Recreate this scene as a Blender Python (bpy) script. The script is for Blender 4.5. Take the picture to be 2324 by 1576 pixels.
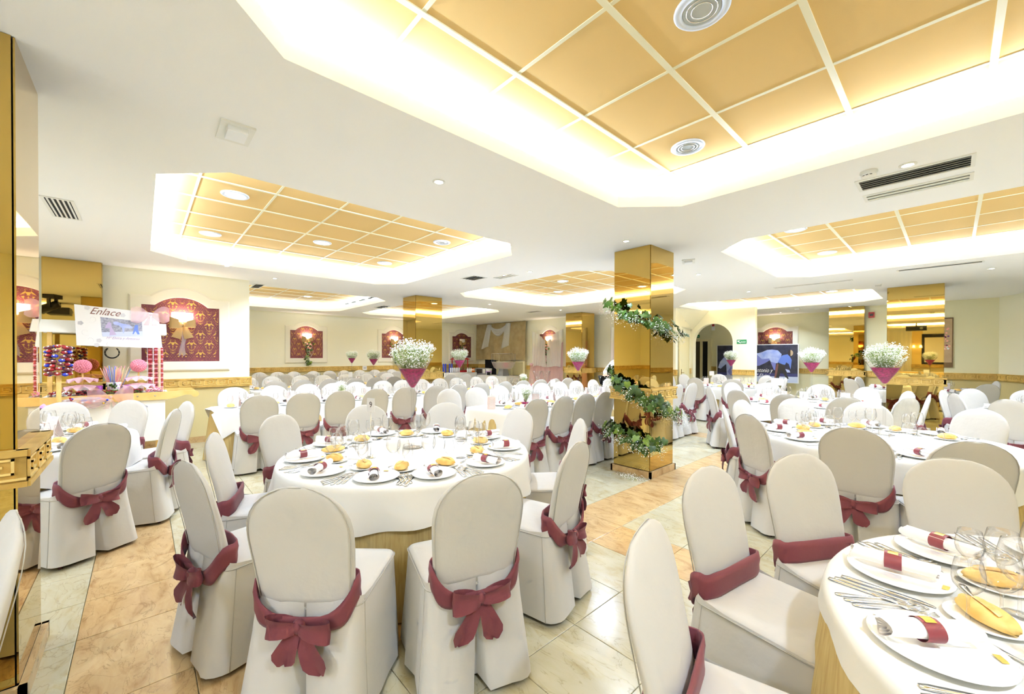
import bpy, math, random
from mathutils import Vector, Matrix
from mathutils.geometry import tessellate_polygon
random.seed(7)
PI = math.pi
for o in list(bpy.data.objects):
    bpy.data.objects.remove(o)
SC = bpy.context.scene
COL = SC.collection
# ---------------------------------------------------------------- camera
YAW, PITCH, ROLL = -0.829, -0.0072, 0.0023
fw = Vector((math.sin(YAW)*math.cos(PITCH), math.cos(YAW)*math.cos(PITCH), math.sin(PITCH)))
rt = Vector((math.cos(YAW), -math.sin(YAW), 0)); up = rt.cross(fw)
rt2 = rt*math.cos(ROLL)+up*math.sin(ROLL); up2 = -rt*math.sin(ROLL)+up*math.cos(ROLL)
cam = bpy.data.cameras.new('camera'); cam.sensor_width = 36; cam.lens = 36*915.53/2324
cam.shift_y = 24.65/2324; cam.clip_start = 0.05; cam.clip_end = 60
co = bpy.data.objects.new('camera', cam); COL.objects.link(co)
co.matrix_world = Matrix(((rt2.x, up2.x, -fw.x, 0), (rt2.y, up2.y, -fw.y, 0), (rt2.z, up2.z, -fw.z, 1.5), (0, 0, 0, 1)))
SC.camera = co
# ---------------------------------------------------------------- world, exposure
w = bpy.data.worlds.new('world'); SC.world = w; w.use_nodes = True
w.node_tree.nodes['Background'].inputs[0].default_value = (0.9, 0.95, 1, 1)
w.node_tree.nodes['Background'].inputs[1].default_value = 0.2
SC.view_settings.view_transform = 'Standard'
SC.view_settings.look = 'None'
SC.view_settings.exposure = 0.24
SC.view_settings.gamma = 1
SC.view_settings.use_curve_mapping = False
cy_ = SC.cycles
cy_.max_bounces = 7; cy_.diffuse_bounces = 5; cy_.glossy_bounces = 6; cy_.transmission_bounces = 6
cy_.transparent_max_bounces = 24; cy_.caustics_reflective = False; cy_.caustics_refractive = False
cy_.use_denoising = True; cy_.sample_clamp_indirect = 10; cy_.use_light_tree = True; cy_.use_adaptive_sampling = True; cy_.adaptive_threshold = 0.08; cy_.adaptive_min_samples = 16
# ---------------------------------------------------------------- lamps of the room
ZC = 2.845          # plaster ceiling
ZP = 3.076          # tiles inside the coffers
#         x0     x1     y0     y1   grid origin x, y  , lit
COFFERS = [(-2.06, 1.78, 0.08, 3.59, -1.06, 2.755),
           (-7.45, -3.62, 0.08, 3.68, -4.50, 0.98),
           (-2.04, 1.80, 5.14, 8.44, -1.02, 6.87),
           (-7.66, -3.68, 5.12, 8.58, -4.60, 6.40),
           (-13.2, -9.2, 0.60, 4.50, -10.0, 2.0),
           (-13.2, -9.2, 5.20, 8.25, -10.0, 6.4),
           (-5.06, -1.10, 10.45, 13.2, -4.0, 11.2),
           (-2.06, 1.78, -5.30, -1.70, -1.06, -3.0),
           (-7.45, -3.62, -4.60, -1.70, -4.5, -3.0)]
COVE = 30.0
def octagon(x0, x1, y0, y1, c, d=0.0):
    x0 -= d; x1 += d; y0 -= d; y1 += d; c += d*0.586
    return [(x0+c, y0), (x1-c, y0), (x1, y0+c), (x1, y1-c), (x1-c, y1), (x0+c, y1), (x0, y1-c), (x0, y0+c)]
def area_lamp(name, loc, direction, sx, sy, power, color, shape='RECTANGLE', spread=PI, along=None):
    l = bpy.data.lights.new(name, 'AREA'); l.shape = shape; l.size = sx; l.size_y = sy
    l.energy = power; l.color = color; l.spread = spread
    o = bpy.data.objects.new(name, l); COL.objects.link(o)
    z = -Vector(direction).normalized()
    x = Vector(along).normalized() if along else z.orthogonal().normalized()
    y = z.cross(x).normalized(); x = y.cross(z)
    o.matrix_world = Matrix(((x.x, y.x, z.x, loc[0]), (x.y, y.y, z.y, loc[1]), (x.z, y.z, z.z, loc[2]), (0, 0, 0, 1)))
    return o
for (x0, x1, y0, y1, gx, gy) in COFFERS:
    P = octagon(x0, x1, y0, y1, 0.40, 0.11)
    cx, cy = (x0+x1)/2, (y0+y1)/2
    for i in range(8):
        a, b = Vector(P[i]), Vector(P[(i+1) % 8])
        m = (a+b)/2; t = (b-a); L = t.length; n = Vector((-t.y, t.x)).normalized()
        area_lamp('cove_light', (m.x, m.y, 2.975), (n.x*0.12, n.y*0.12, 1), L*0.97, 0.05, COVE*L, (0.78, 1.0, 1.43), along=(t.x, t.y, 0))
# recessed downlights that are switched on (x, y), some added unseen as fill
DOWN_ON = [(-4.79, 0.68), (-6.55, 0.66), (-5.99, 1.87), (-6.59, 3.07), (-1.33, 6.01), (-1.30, 7.71), (0.9, 6.0), (0.9, 7.6),
           (-4.17+0.1, 5.95), (-5.61, 6.6), (-6.6, 7.6), (0.98, 0.66), (-10.3, 1.6), (-11.8, 3.3), (-10.3, 6.2), (-12.0, 7.4),  # the overhead coffer's unseen lamp is added for its light
           (-3.2, 11.5), (-2.0, 12.4), (-0.5, -3.4), (-5.5, -3.2), (0.9, -2.6), (-4.4, -2.4), (-6.7, -2.4), (-1.4, -2.5)]  # corner lamps of the rear coffers are added to brighten the ceiling
DOWN_OFF = [(-1.36, 3.04), (-0.78, 1.88), (-4.83, 3.09), (-1.36, 0.66)]
for (x, y) in DOWN_ON:
    area_lamp('downlight', (x, y, ZP-0.035), (0, 0, -1), 0.15, 0.15, 24.0 if x < -3.5 and -1.6 < y < 5 else (30.0 if x < -3.5 else 38.0), (0.80, 1.01, 1.37), 'DISK', spread=2.6)
SPOTS = [(-2.70, 1.70), (-0.22, 3.97), (-4.6, 4.6), (-8.09, 1.73), (-2.85, 6.8), (-2.6, 4.1+0.1), (-5.1, 4.5), (-2.9, 9.4), (-1.9, 14.2), (-3.6, 14.6), (-8.3, 6.8), (-7.9, 9.2), (0.4, 9.6), (-7.45, 0.95)]
for (x, y) in SPOTS:
    area_lamp('spotlight', (x, y, ZC-0.012), (0, 0, -1), 0.05, 0.05, 8.0 if x < -6 else 14.0, (0.80, 1.01, 1.37), 'DISK', spread=2.2)
# ---------------------------------------------------------------- colour and material helpers
def lin(c):
    return tuple(((v/255)/12.92 if v/255 <= 0.04045 else ((v/255+0.055)/1.055)**2.4) for v in c)+(1.0,)
MATS = {}
def mat(name, rgb, rough=0.6, metal=0.0, spec=0.5, bump=None, var=None, emit=0.0, sheen=0.0, trans=0.0, rand=0.0, coat=0.0, weave=None):
    m = bpy.data.materials.new(name); m.use_nodes = True; MATS[name] = m
    N = m.node_tree.nodes; Lk = m.node_tree.links; b = N['Principled BSDF']
    b.inputs['Base Color'].default_value = lin(rgb); b.inputs['Roughness'].default_value = rough
    b.inputs['Metallic'].default_value = metal; b.inputs['Specular IOR Level'].default_value = spec
    if sheen: b.inputs['Sheen Weight'].default_value = sheen
    if trans: b.inputs['Transmission Weight'].default_value = trans
    if coat: b.inputs['Coat Weight'].default_value = coat; b.inputs['Coat Roughness'].default_value = 0.08
    if emit:
        m.cycles.emission_sampling = 'NONE'
        b.inputs['Emission Color'].default_value = lin(rgb); b.inputs['Emission Strength'].default_value = emit
    tc = N.new('ShaderNodeTexCoord'); src = tc.outputs['Object']
    last = None
    if var:
        nz = N.new('ShaderNodeTexNoise'); nz.inputs['Scale'].default_value = var[0]; nz.inputs['Detail'].default_value = 5
        Lk.new(src, nz.inputs['Vector'])
        rp = N.new('ShaderNodeValToRGB'); rp.color_ramp.elements[0].position = 0.35; rp.color_ramp.elements[1].position = 0.68
        rp.color_ramp.elements[0].color = lin(var[1]); rp.color_ramp.elements[1].color = lin(rgb)
        Lk.new(nz.outputs['Fac'], rp.inputs['Fac']); Lk.new(rp.outputs['Color'], b.inputs['Base Color']); last = rp.outputs['Color']
    if rand:
        oi = N.new('ShaderNodeObjectInfo'); hs = N.new('ShaderNodeHueSaturation')
        mr = N.new('ShaderNodeMapRange'); mr.inputs['To Min'].default_value = 1-rand; mr.inputs['To Max'].default_value = 1+rand
        Lk.new(oi.outputs['Random'], mr.inputs['Value']); Lk.new(mr.outputs['Result'], hs.inputs['Value'])
        if last: Lk.new(last, hs.inputs['Color'])
        else: hs.inputs['Color'].default_value = lin(rgb)
        Lk.new(hs.outputs['Color'], b.inputs['Base Color'])
    if bump:
        n2 = N.new('ShaderNodeTexNoise'); n2.inputs['Scale'].default_value = bump[0]; n2.inputs['Detail'].default_value = 4
        bp = N.new('ShaderNodeBump'); bp.inputs['Strength'].default_value = bump[1]; bp.inputs['Distance'].default_value = bump[2] if len(bump) > 2 else 0.01
        Lk.new(src, n2.inputs['Vector']); Lk.new(n2.outputs['Fac'], bp.inputs['Height']); Lk.new(bp.outputs['Normal'], b.inputs['Normal'])
    if weave:
        mp = N.new('ShaderNodeMapping'); mp.inputs['Scale'].default_value = weave[0]
        n3 = N.new('ShaderNodeTexNoise'); n3.inputs['Scale'].default_value = 1.0; n3.inputs['Detail'].default_value = 3
        Lk.new(src, mp.inputs['Vector']); Lk.new(mp.outputs['Vector'], n3.inputs['Vector'])
        rp = N.new('ShaderNodeValToRGB'); rp.color_ramp.elements[0].position = 0.3; rp.color_ramp.elements[1].position = 0.7
        rp.color_ramp.elements[0].color = lin(weave[1]); rp.color_ramp.elements[1].color = lin(rgb)
        Lk.new(n3.outputs['Fac'], rp.inputs['Fac']); Lk.new(rp.outputs['Color'], b.inputs['Base Color'])
    return m
def marble(name, base, vein, rough=0.2):
    m = bpy.data.materials.new(name); m.use_nodes = True; MATS[name] = m
    N = m.node_tree.nodes; Lk = m.node_tree.links; b = N['Principled BSDF']
    b.inputs['Roughness'].default_value = rough; b.inputs['Specular IOR Level'].default_value = 0.4
    tc = N.new('ShaderNodeTexCoord'); oi = N.new('ShaderNodeObjectInfo'); geo = N.new('ShaderNodeNewGeometry')
    mu = N.new('ShaderNodeVectorMath'); mu.operation = 'SCALE'; mu.inputs[0].default_value = (37, 53, 11)
    Lk.new(oi.outputs['Random'], mu.inputs['Scale'])
    ad = N.new('ShaderNodeVectorMath'); Lk.new(tc.outputs['Object'], ad.inputs[0]); Lk.new(mu.outputs[0], ad.inputs[1])
    ms = N.new('ShaderNodeVectorMath'); ms.operation = 'SCALE'; ms.inputs[0].default_value = (91, 17, 5)
    Lk.new(geo.outputs['Random Per Island'], ms.inputs['Scale'])
    ad2 = N.new('ShaderNodeVectorMath'); Lk.new(ad.outputs[0], ad2.inputs[0]); Lk.new(ms.outputs[0], ad2.inputs[1])
    mp = N.new('ShaderNodeMapping'); mp.inputs['Rotation'].default_value = (0, 0, 0.6); mp.inputs['Scale'].default_value = (2.2, 5.0, 2)
    Lk.new(ad2.outputs[0], mp.inputs['Vector'])
    n1 = N.new('ShaderNodeTexNoise'); n1.inputs['Scale'].default_value = 1.6; n1.inputs['Detail'].default_value = 9; n1.inputs['Roughness'].default_value = 0.62; n1.inputs['Distortion'].default_value = 1.4
    Lk.new(mp.outputs['Vector'], n1.inputs['Vector'])
    r1 = N.new('ShaderNodeValToRGB'); e = r1.color_ramp.elements
    e[0].position = 0.30; e[0].color = lin(vein); e[1].position = 0.62; e[1].color = lin(base)
    mid = e.new(0.46); mid.color = lin(tuple((a*0.75+c*0.25) for a, c in zip(base, vein)))
    Lk.new(n1.outputs['Fac'], r1.inputs['Fac'])
    n2 = N.new('ShaderNodeTexNoise'); n2.inputs['Scale'].default_value = 1.1; n2.inputs['Detail'].default_value = 6; n2.inputs['Distortion'].default_value = 2.5
    Lk.new(mp.outputs['Vector'], n2.inputs['Vector'])
    r2 = N.new('ShaderNodeValToRGB'); e = r2.color_ramp.elements
    e[0].position = 0.488; e[0].color = (0, 0, 0, 1); e[1].position = 0.512; e[1].color = (0, 0, 0, 1); k = e.new(0.5); k.color = (0.55, 0.55, 0.55, 1)
    Lk.new(n2.outputs['Fac'], r2.inputs['Fac'])
    mx = N.new('ShaderNodeMixRGB'); mx.inputs['Color2'].default_value = lin(tuple(v*0.82 for v in vein))
    Lk.new(r2.outputs['Color'], mx.inputs['Fac']); Lk.new(r1.outputs['Color'], mx.inputs['Color1'])
    hs = N.new('ShaderNodeHueSaturation'); mr = N.new('ShaderNodeMapRange'); mr.inputs['To Min'].default_value = 0.95; mr.inputs['To Max'].default_value = 1.04
    Lk.new(geo.outputs['Random Per Island'], mr.inputs['Value']); Lk.new(mr.outputs['Result'], hs.inputs['Value'])
    Lk.new(mx.outputs['Color'], hs.inputs['Color']); Lk.new(hs.outputs['Color'], b.inputs['Base Color'])
    return m
def clear_glass(name, tint=(1, 1, 1), fac=1.0, rough=0.02, rim=0.52):
    m = bpy.data.materials.new(name); m.use_nodes = True; MATS[name] = m
    N = m.node_tree.nodes; Lk = m.node_tree.links; N.remove(N['Principled BSDF'])
    out = N['Material Output']; tr = N.new('ShaderNodeBsdfTransparent'); gl = N.new('ShaderNodeBsdfGlossy'); mx = N.new('ShaderNodeMixShader')
    gl.inputs['Roughness'].default_value = rough
    lw = N.new('ShaderNodeLayerWeight'); lw.inputs['Blend'].default_value = 0.3
    rp = N.new('ShaderNodeValToRGB'); e = rp.color_ramp.elements
    e[0].position = 0.35; e[0].color = tuple(0.975*t for t in tint)+(1,); e[1].position = 0.97; e[1].color = tuple(rim*t for t in tint)+(1,)
    Lk.new(lw.outputs['Facing'], rp.inputs['Fac']); Lk.new(rp.outputs['Color'], tr.inputs['Color'])
    ml = N.new('ShaderNodeMath'); ml.operation = 'MULTIPLY_ADD'; ml.inputs[1].default_value = 0.35*fac; ml.inputs[2].default_value = 0.05*fac; ml.use_clamp = True
    Lk.new(lw.outputs['Fresnel'], ml.inputs[0]); Lk.new(ml.outputs[0], mx.inputs['Fac'])
    Lk.new(tr.outputs[0], mx.inputs[1]); Lk.new(gl.outputs[0], mx.inputs[2]); Lk.new(mx.outputs[0], out.inputs['Surface'])
    return m
def sheer(name, rgb, alpha, trl=0.3):
    m = bpy.data.materials.new(name); m.use_nodes = True; MATS[name] = m
    N = m.node_tree.nodes; Lk = m.node_tree.links; N.remove(N['Principled BSDF'])
    out = N['Material Output']; tr = N.new('ShaderNodeBsdfTransparent'); df = N.new('ShaderNodeBsdfDiffuse'); tl = N.new('ShaderNodeBsdfTranslucent')
    m1 = N.new('ShaderNodeMixShader'); m2 = N.new('ShaderNodeMixShader'); m1.inputs['Fac'].default_value = trl; m2.inputs['Fac'].default_value = alpha
    df.inputs['Color'].default_value = lin(rgb); tl.inputs['Color'].default_value = lin(rgb)
    Lk.new(df.outputs[0], m1.inputs[1]); Lk.new(tl.outputs[0], m1.inputs[2]); Lk.new(tr.outputs[0], m2.inputs[1]); Lk.new(m1.outputs[0], m2.inputs[2])
    Lk.new(m2.outputs[0], out.inputs['Surface'])
    return m
mat('plaster', (252, 250, 246), 0.9, spec=0.2, bump=(60, 0.05))
mat('white_paint', (240, 238, 230), 0.55, spec=0.4)
mat('wall_cream', (250, 246, 222), 0.85, spec=0.25, bump=(90, 0.06))
mat('wall_yellow', (212, 197, 145), 0.85, spec=0.25, bump=(90, 0.06))
mat('wall_green', (240, 235, 200), 0.85, spec=0.25, bump=(90, 0.06))
mat('tile_tan', (220, 186, 122), 0.95, spec=0.1, bump=(300, 0.3, 0.002), rand=0.03)
mat('grid_bar', (226, 218, 180), 0.5)
mat('gold_band', (222, 188, 104), 0.45, spec=0.5, var=(7, (190, 152, 72)))
mat('gold_relief', (236, 206, 128), 0.42, spec=0.5)
mat('mirror_gold', (204, 174, 100), 0.015, 1.0)
mat('dark_edge', (40, 34, 26), 0.4)
mat('moulding', (246, 241, 222), 0.6, spec=0.3)
mat('damask', (116, 44, 58), 0.6, var=(9, (96, 34, 48)), sheen=0.2)
mat('damask_gold', (198, 162, 72), 0.4, metal=0.3)
mat('shade_lit', (255, 244, 226), 0.6, emit=7.0)
mat('shade_off', (236, 232, 220), 0.7)
mat('cover', (198, 194, 186), 0.75, spec=0.25, bump=(9, 0.22, 0.02), sheen=0.15)
mat('cover_seam', (178, 173, 162), 0.8, spec=0.2)
mat('maroon', (110, 54, 62), 0.7, spec=0.25, bump=(30, 0.1, 0.01), sheen=0.1)
mat('maroon_ring', (122, 48, 58), 0.45)
mat('brass', (205, 170, 80), 0.25, 1.0)
mat('foot_red', (96, 50, 40), 0.6)
mat('white_cloth', (226, 223, 214), 0.8, spec=0.2, bump=(9, 0.10, 0.02), sheen=0.1)
mat('linen', (200, 178, 122), 0.85, spec=0.15, weave=((70, 70, 6), (178, 152, 96)))
mat('china', (252, 251, 247), 0.08, spec=0.6, coat=0.4)
mat('napkin', (250, 243, 236), 0.85, spec=0.15, bump=(40, 0.12, 0.006))
mat('label_gold', (220, 178, 70), 0.35, 0.4)
mat('bread', (242, 208, 130), 0.65, spec=0.3, var=(16, (226, 178, 94)), bump=(28, 0.3, 0.006))
mat('bread_split', (250, 230, 178), 0.8, var=(30, (228, 180, 100)))
mat('steel', (228, 228, 226), 0.2, 1.0)
mat('paper', (232, 230, 228), 0.7)
mat('menu_pink', (226, 206, 200), 0.7)
mat('ink', (70, 60, 66), 0.7)
mat('ink_soft', (190, 168, 164), 0.7)
mat('violet', (110, 60, 120), 0.6)
clear_glass('glass')
clear_glass('acrylic', (0.98, 0.98, 0.98), 0.45, rim=0.7)
mat('gel_pink', (178, 28, 100), 0.35, spec=0.3, var=(60, (112, 14, 62)))
mat('bloom', (254, 253, 246), 0.8, spec=0.2)
mat('bloom_stem', (156, 176, 104), 0.7)
mat('ivy', (56, 82, 18), 0.45, spec=0.35, rand=0.3)
mat('ivy_light', (104, 126, 38), 0.45, spec=0.35, rand=0.15)
mat('twig', (92, 84, 44), 0.8)
mat('burlap', (186, 168, 128), 0.95, spec=0.1, bump=(160, 0.4, 0.004), var=(5, (170, 150, 110)))
mat('burlap_bow', (178, 148, 100), 0.95, spec=0.1, bump=(200, 0.4, 0.004))
sheer('tulle_white', (255, 254, 250), 0.68, 0.15)
sheer('tulle_bow', (253, 214, 224), 0.42, 0.5)
sheer('tulle_pink', (254, 212, 222), 0.66, 0.15)
sheer('organza', (236, 226, 232), 0.35)
mat('rose', (240, 150, 136), 0.7, var=(40, (246, 196, 184)))
mat('pine', (236, 202, 128), 0.5, var=(6, (222, 182, 102)))
mat('black', (16, 15, 16), 0.4)
mat('black_matte', (20, 19, 20), 0.8)
mat('grey', (150, 150, 150), 0.5)
mat('candy_red', (190, 40, 46), 0.3, var=(40, (120, 20, 34)))
mat('candy_pink', (232, 140, 160), 0.25, spec=0.6)
mat('red', (176, 30, 34), 0.4)
mat('blue', (40, 60, 190), 0.4)
mat('orange', (240, 120, 40), 0.4)
mat('purple_sparkle', (190, 90, 190), 0.3, spec=0.7, var=(90, (150, 60, 160)))
mat('lilac', (206, 160, 222), 0.5)
mat('wicker', (120, 100, 62), 0.8, bump=(70, 0.8, 0.01))
mat('green_sign', (20, 128, 84), 0.5)
mat('white_print', (250, 250, 250), 0.6)
mat('skin', (222, 176, 148), 0.6)
mat('hair', (52, 38, 30), 0.6)
mat('shirt', (246, 244, 244), 0.8)
mat('poster_dark', (58, 58, 78), 0.4, var=(8, (40, 40, 58)))
mat('horse', (196, 206, 240), 0.5, var=(6, (150, 166, 226)))
mat('horse_shade', (124, 130, 200), 0.5)
mat('poster_floor', (196, 204, 226), 0.5)
mat('poster_navy', (58, 60, 112), 0.5)
mat('denim', (104, 132, 212), 0.5)
mat('trouser', (54, 50, 48), 0.5)
mat('chaps', (128, 84, 76), 0.5)
mat('lilac_print', (182, 168, 204), 0.5)
mat('grey_print', (198, 196, 200), 0.6)
mat('grey_print2', (214, 212, 214), 0.6)
mat('bush_print', (120, 122, 140), 0.6, var=(50, (170, 172, 188)))
mat('screen_white', (236, 234, 228), 0.9)
mat('scroll_paper', (196, 170, 136), 0.8, var=(5, (186, 158, 122)))
mat('frame_brown', (120, 92, 58), 0.5)
mat('door_cream', (238, 228, 184), 0.5)
mat('door_dark', (86, 76, 50), 0.6)
mat('lens_off', (176, 184, 186), 0.1, spec=0.8)
mat('ring_grey', (206, 210, 214), 0.4)
mat('lens_on', (255, 250, 238), 0.3, emit=30.0)
mat('grille', (60, 56, 48), 0.5)
mat('grout', (196, 186, 150), 0.8)
marble('marble_cream', (188, 180, 152), (172, 158, 116))
marble('marble_brown', (198, 168, 120), (162, 124, 78))
# ---------------------------------------------------------------- geometry helpers
class MB:
    def __init__(s): s.v = []; s.f = []; s.m = []; s.sm = []; s.mats = []; s.cur = 0; s.smooth = False
    def use(s, name, smooth=None):
        if name not in s.mats: s.mats.append(name)
        s.cur = s.mats.index(name)
        if smooth is not None: s.smooth = smooth
        return s
    def add(s, vs, fs):
        o = len(s.v); s.v += [tuple(p) for p in vs]
        for f in fs:
            s.f.append(tuple(i+o for i in f)); s.m.append(s.cur); s.sm.append(s.smooth)
        return s
    def box(s, c, d, rz=0.0, M=None):
        x, y, z = d[0]/2, d[1]/2, d[2]/2
        V = [Vector((i*x, j*y, k*z)) for k in (-1, 1) for j in (-1, 1) for i in (-1, 1)]
        R = M if M is not None else Matrix.Rotation(rz, 3, 'Z')
        V = [R @ v + Vector(c) for v in V]
        return s.add(V, [(0, 2, 3, 1), (4, 5, 7, 6), (0, 1, 5, 4), (2, 6, 7, 3), (0, 4, 6, 2), (1, 3, 7, 5)])
    def slab(s, p0, p1):
        return s.box([(a+b)/2 for a, b in zip(p0, p1)], [abs(b-a) for a, b in zip(p0, p1)])
    def loft(s, rings, closed=True, cap0=True, cap1=True):
        n = len(rings[0]); V = [p for r in rings for p in r]; F = []
        for k in range(len(rings)-1):
            for i in range(n if closed else n-1):
                j = (i+1) % n
                F.append((k*n+i, k*n+j, (k+1)*n+j, (k+1)*n+i))
        if cap0: F.append(tuple(reversed(range(n))))
        if cap1: F.append(tuple(range((len(rings)-1)*n, len(rings)*n)))
        return s.add(V, F)
    def lathe(s, prof, n=20, c=(0, 0, 0), cap0=True, cap1=True):
        rings = [[(c[0]+r*math.cos(2*PI*i/n), c[1]+r*math.sin(2*PI*i/n), c[2]+z) for i in range(n)] for r, z in prof]
        return s.loft(rings, True, cap0, cap1)
    def tube(s, pts, r, n=6, caps=True, flat=1.0):
        pts = [Vector(p) for p in pts]; rs = r if isinstance(r, (list, tuple)) else [r]*len(pts); rings = []
        prev = None
        for i, p in enumerate(pts):
            t = (pts[min(i+1, len(pts)-1)]-pts[max(i-1, 0)]).normalized()
            a = prev - t*prev.dot(t) if prev is not None else t.orthogonal()
            if a.length < 1e-6: a = t.orthogonal()
            a.normalize(); b = t.cross(a); prev = a
            rings.append([p+(a*math.cos(2*PI*k/n)+b*math.sin(2*PI*k/n)*flat)*rs[i] for k in range(n)])
        return s.loft(rings, True, caps, caps)
    def strip(s, pts, wv, th=0.0):
        """cloth strip along pts; wv: width vectors"""
        n = len(pts); A = [Vector(p)-Vector(w)/2 for p, w in zip(pts, wv)]; B = [Vector(p)+Vector(w)/2 for p, w in zip(pts, wv)]
        return s.add(A+B, [(i, i+1, n+i+1, n+i) for i in range(n-1)])
    def grid(s, fn, nu, nv, wrap=False):
        V = [fn(i/(nu if wrap else nu-1), j/(nv-1)) for j in range(nv) for i in range(nu)]
        F = []
        for j in range(nv-1):
            for i in range(nu if wrap else nu-1):
                k = (i+1) % nu
                F.append((j*nu+i, j*nu+k, (j+1)*nu+k, (j+1)*nu+i))
        return s.add(V, F)
    def ball(s, c, r, nu=10, nv=7):
        rr = r if isinstance(r, (tuple, list)) else (r, r, r)
        rings = [[(c[0]+rr[0]*math.sin(a)*math.cos(2*PI*i/nu), c[1]+rr[1]*math.sin(a)*math.sin(2*PI*i/nu), c[2]+rr[2]*math.cos(a)) for i in range(nu)]
                 for a in [PI*(0.04+0.92*k/(nv-1)) for k in range(nv-1, -1, -1)]]
        return s.loft(rings)
    def poly(s, pts):
        s.add(pts, [tuple(range(len(pts)))]); return s
    def prism(s, pts2, y0, y1):
        """extrude an outline in x,z from y0 (front) to y1"""
        n = len(pts2); V = [(x, y0, z) for x, z in pts2]+[(x, y1, z) for x, z in pts2]
        tri = tessellate_polygon([[Vector((x, z, 0)) for x, z in pts2]])
        F = [t for t in tri]+[tuple(n+i for i in reversed(t)) for t in tri]
        F += [(i, (i+1) % n, n+(i+1) % n, n+i) for i in range(n)]
        return s.add(V, F)
    def mesh(s, name):
        me = bpy.data.meshes.new(name); me.from_pydata(s.v, [], s.f)
        for k in s.mats: me.materials.append(MATS[k])
        me.polygons.foreach_set('material_index', s.m); me.polygons.foreach_set('use_smooth', s.sm)
        import bmesh
        b = bmesh.new(); b.from_mesh(me); bmesh.ops.recalc_face_normals(b, faces=b.faces); b.to_mesh(me); b.free()
        me.update(); return me
    def build(s, name, parent=None, loc=None, rz=0.0):
        return put(s.mesh(name), name, parent, loc, rz)
def put(me, name, parent=None, loc=None, rz=0.0):
    o = bpy.data.objects.new(name, me); COL.objects.link(o)
    if parent: o.parent = parent
    if loc: o.location = loc
    o.rotation_euler.z = rz
    return o
def thing(name, label, cat, loc=(0, 0, 0), rz=0.0, group=None):
    o = bpy.data.objects.new(name, None); COL.objects.link(o); o.location = loc; o.rotation_euler.z = rz
    return tag(o, label, cat, group)
def tag(o, label, cat=None, group=None):
    o['label'] = label
    if cat: o['category'] = cat
    if group: o['group'] = group
    return o
def struct(o):
    o['kind'] = 'structure'; return o
def stuff(o):
    o['kind'] = 'stuff'; return o
KIDS = {}
def remember(root):
    KIDS[root.name] = [(c, [g for g in bpy.data.objects if g.parent == c]) for c in bpy.data.objects if c.parent == root]
    return root
def dup(root, loc, rz, label, group=None, full=True):
    r = root.copy(); COL.objects.link(r); r.location = loc; r.rotation_euler = (0, 0, rz); r['label'] = label
    if group: r['group'] = group
    for c, gs in KIDS.get(root.name, []):
        k = c.copy(); COL.objects.link(k); k.parent = r
        for g in gs:
            q = g.copy(); COL.objects.link(q); q.parent = k
    return r
def drop(root):
    for c, gs in KIDS.get(root.name, []):
        for g in gs: bpy.data.objects.remove(g)
        bpy.data.objects.remove(c)
    bpy.data.objects.remove(root)
def text_mesh(txt, size, shear=0.0, extrude=0.0008, width=None):
    cu = bpy.data.curves.new('text', 'FONT'); cu.body = txt; cu.size = size; cu.shear = shear; cu.extrude = extrude; cu.align_x = 'CENTER'; cu.align_y = 'CENTER'; cu.resolution_u = 3
    o = bpy.data.objects.new('text', cu); COL.objects.link(o)
    dg = bpy.context.evaluated_depsgraph_get(); me = bpy.data.meshes.new_from_object(o.evaluated_get(dg))
    bpy.data.objects.remove(o); 
    if width:
        xs = [v.co.x for v in me.vertices]
        if xs:
            k = width/(max(xs)-min(xs))
            for v in me.vertices: v.co.x *= k
    return me
def put_text(txt, size, matname, name, parent, M, shear=0.0, width=None):
    me = text_mesh(txt, size, shear, 0.0008, width); me.transform(M); me.materials.clear(); me.materials.append(MATS[matname])
    return put(me, name, parent)
WALLTEXT = Matrix.Rotation(PI/2, 4, 'X')     # text in the x,z plane facing -y
def at_wall(x, y, z): return Matrix.Translation((x, y, z)) @ WALLTEXT
# ================================================================ SETTING
# ---------------------------------------------------------------- floor
XL = [-8.65, -8.03, -7.58, -7.13, -6.68, -6.23, -5.78, -5.33, -4.88, -4.43, -3.98, -3.53, -3.08, -2.45, -1.95, -1.41, -0.95, -0.5, -0.05, 0.40, 0.85, 1.3, 1.75, 2.2, 2.65, 3.2]
XL = [-14.4+0.44*i for i in range(13)]+XL
YL = [-6.0]+[-0.26-0.46*i for i in range(12, 0, -1)]+[-0.26, 0.18, 0.42, 0.87, 1.32, 1.77, 2.22, 2.66, 3.10, 3.55, 4.0, 4.45, 4.90, 5.35, 5.8, 6.25, 6.7, 7.12, 7.55, 8.0]+[8.45+0.45*i for i in range(17)]
def is_band(xa, xb, ya, yb):
    xm, ym = (xa+xb)/2, (ya+yb)/2
    return (-2.45 < xm < -1.95) or (-0.26 < ym < 0.18) or (2.66 < ym < 3.10) or (7.55 < ym < 8.0) or (-8.03 < xm < -7.7 and False)
fl = MB().use('grout'); fl.slab((-15.2, -6.2, -0.16), (3.4, 16.0, -0.012))
floor = struct(fl.build('floor'))
TILEMESH = {}
def tile_mesh(dx, dy, m):
    k = (round(dx, 3), round(dy, 3), m)
    if k not in TILEMESH:
        b = MB().use(m); g = 0.0016; e = 0.0022; X, Y = dx/2-g, dy/2-g
        b.loft([[(-X, -Y, -0.012), (X, -Y, -0.012), (X, Y, -0.012), (-X, Y, -0.012)], [(-X, -Y, -e*0.6), (X, -Y, -e*0.6), (X, Y, -e*0.6), (-X, Y, -e*0.6)],
                [(-X+e, -Y+e, 0), (X-e, -Y+e, 0), (X-e, Y-e, 0), (-X+e, Y-e, 0)]], cap0=False)
        TILEMESH[k] = b.mesh('tile')
    return TILEMESH[k]
def view_depth(x, y): return x*fw.x+y*fw.y
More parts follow.
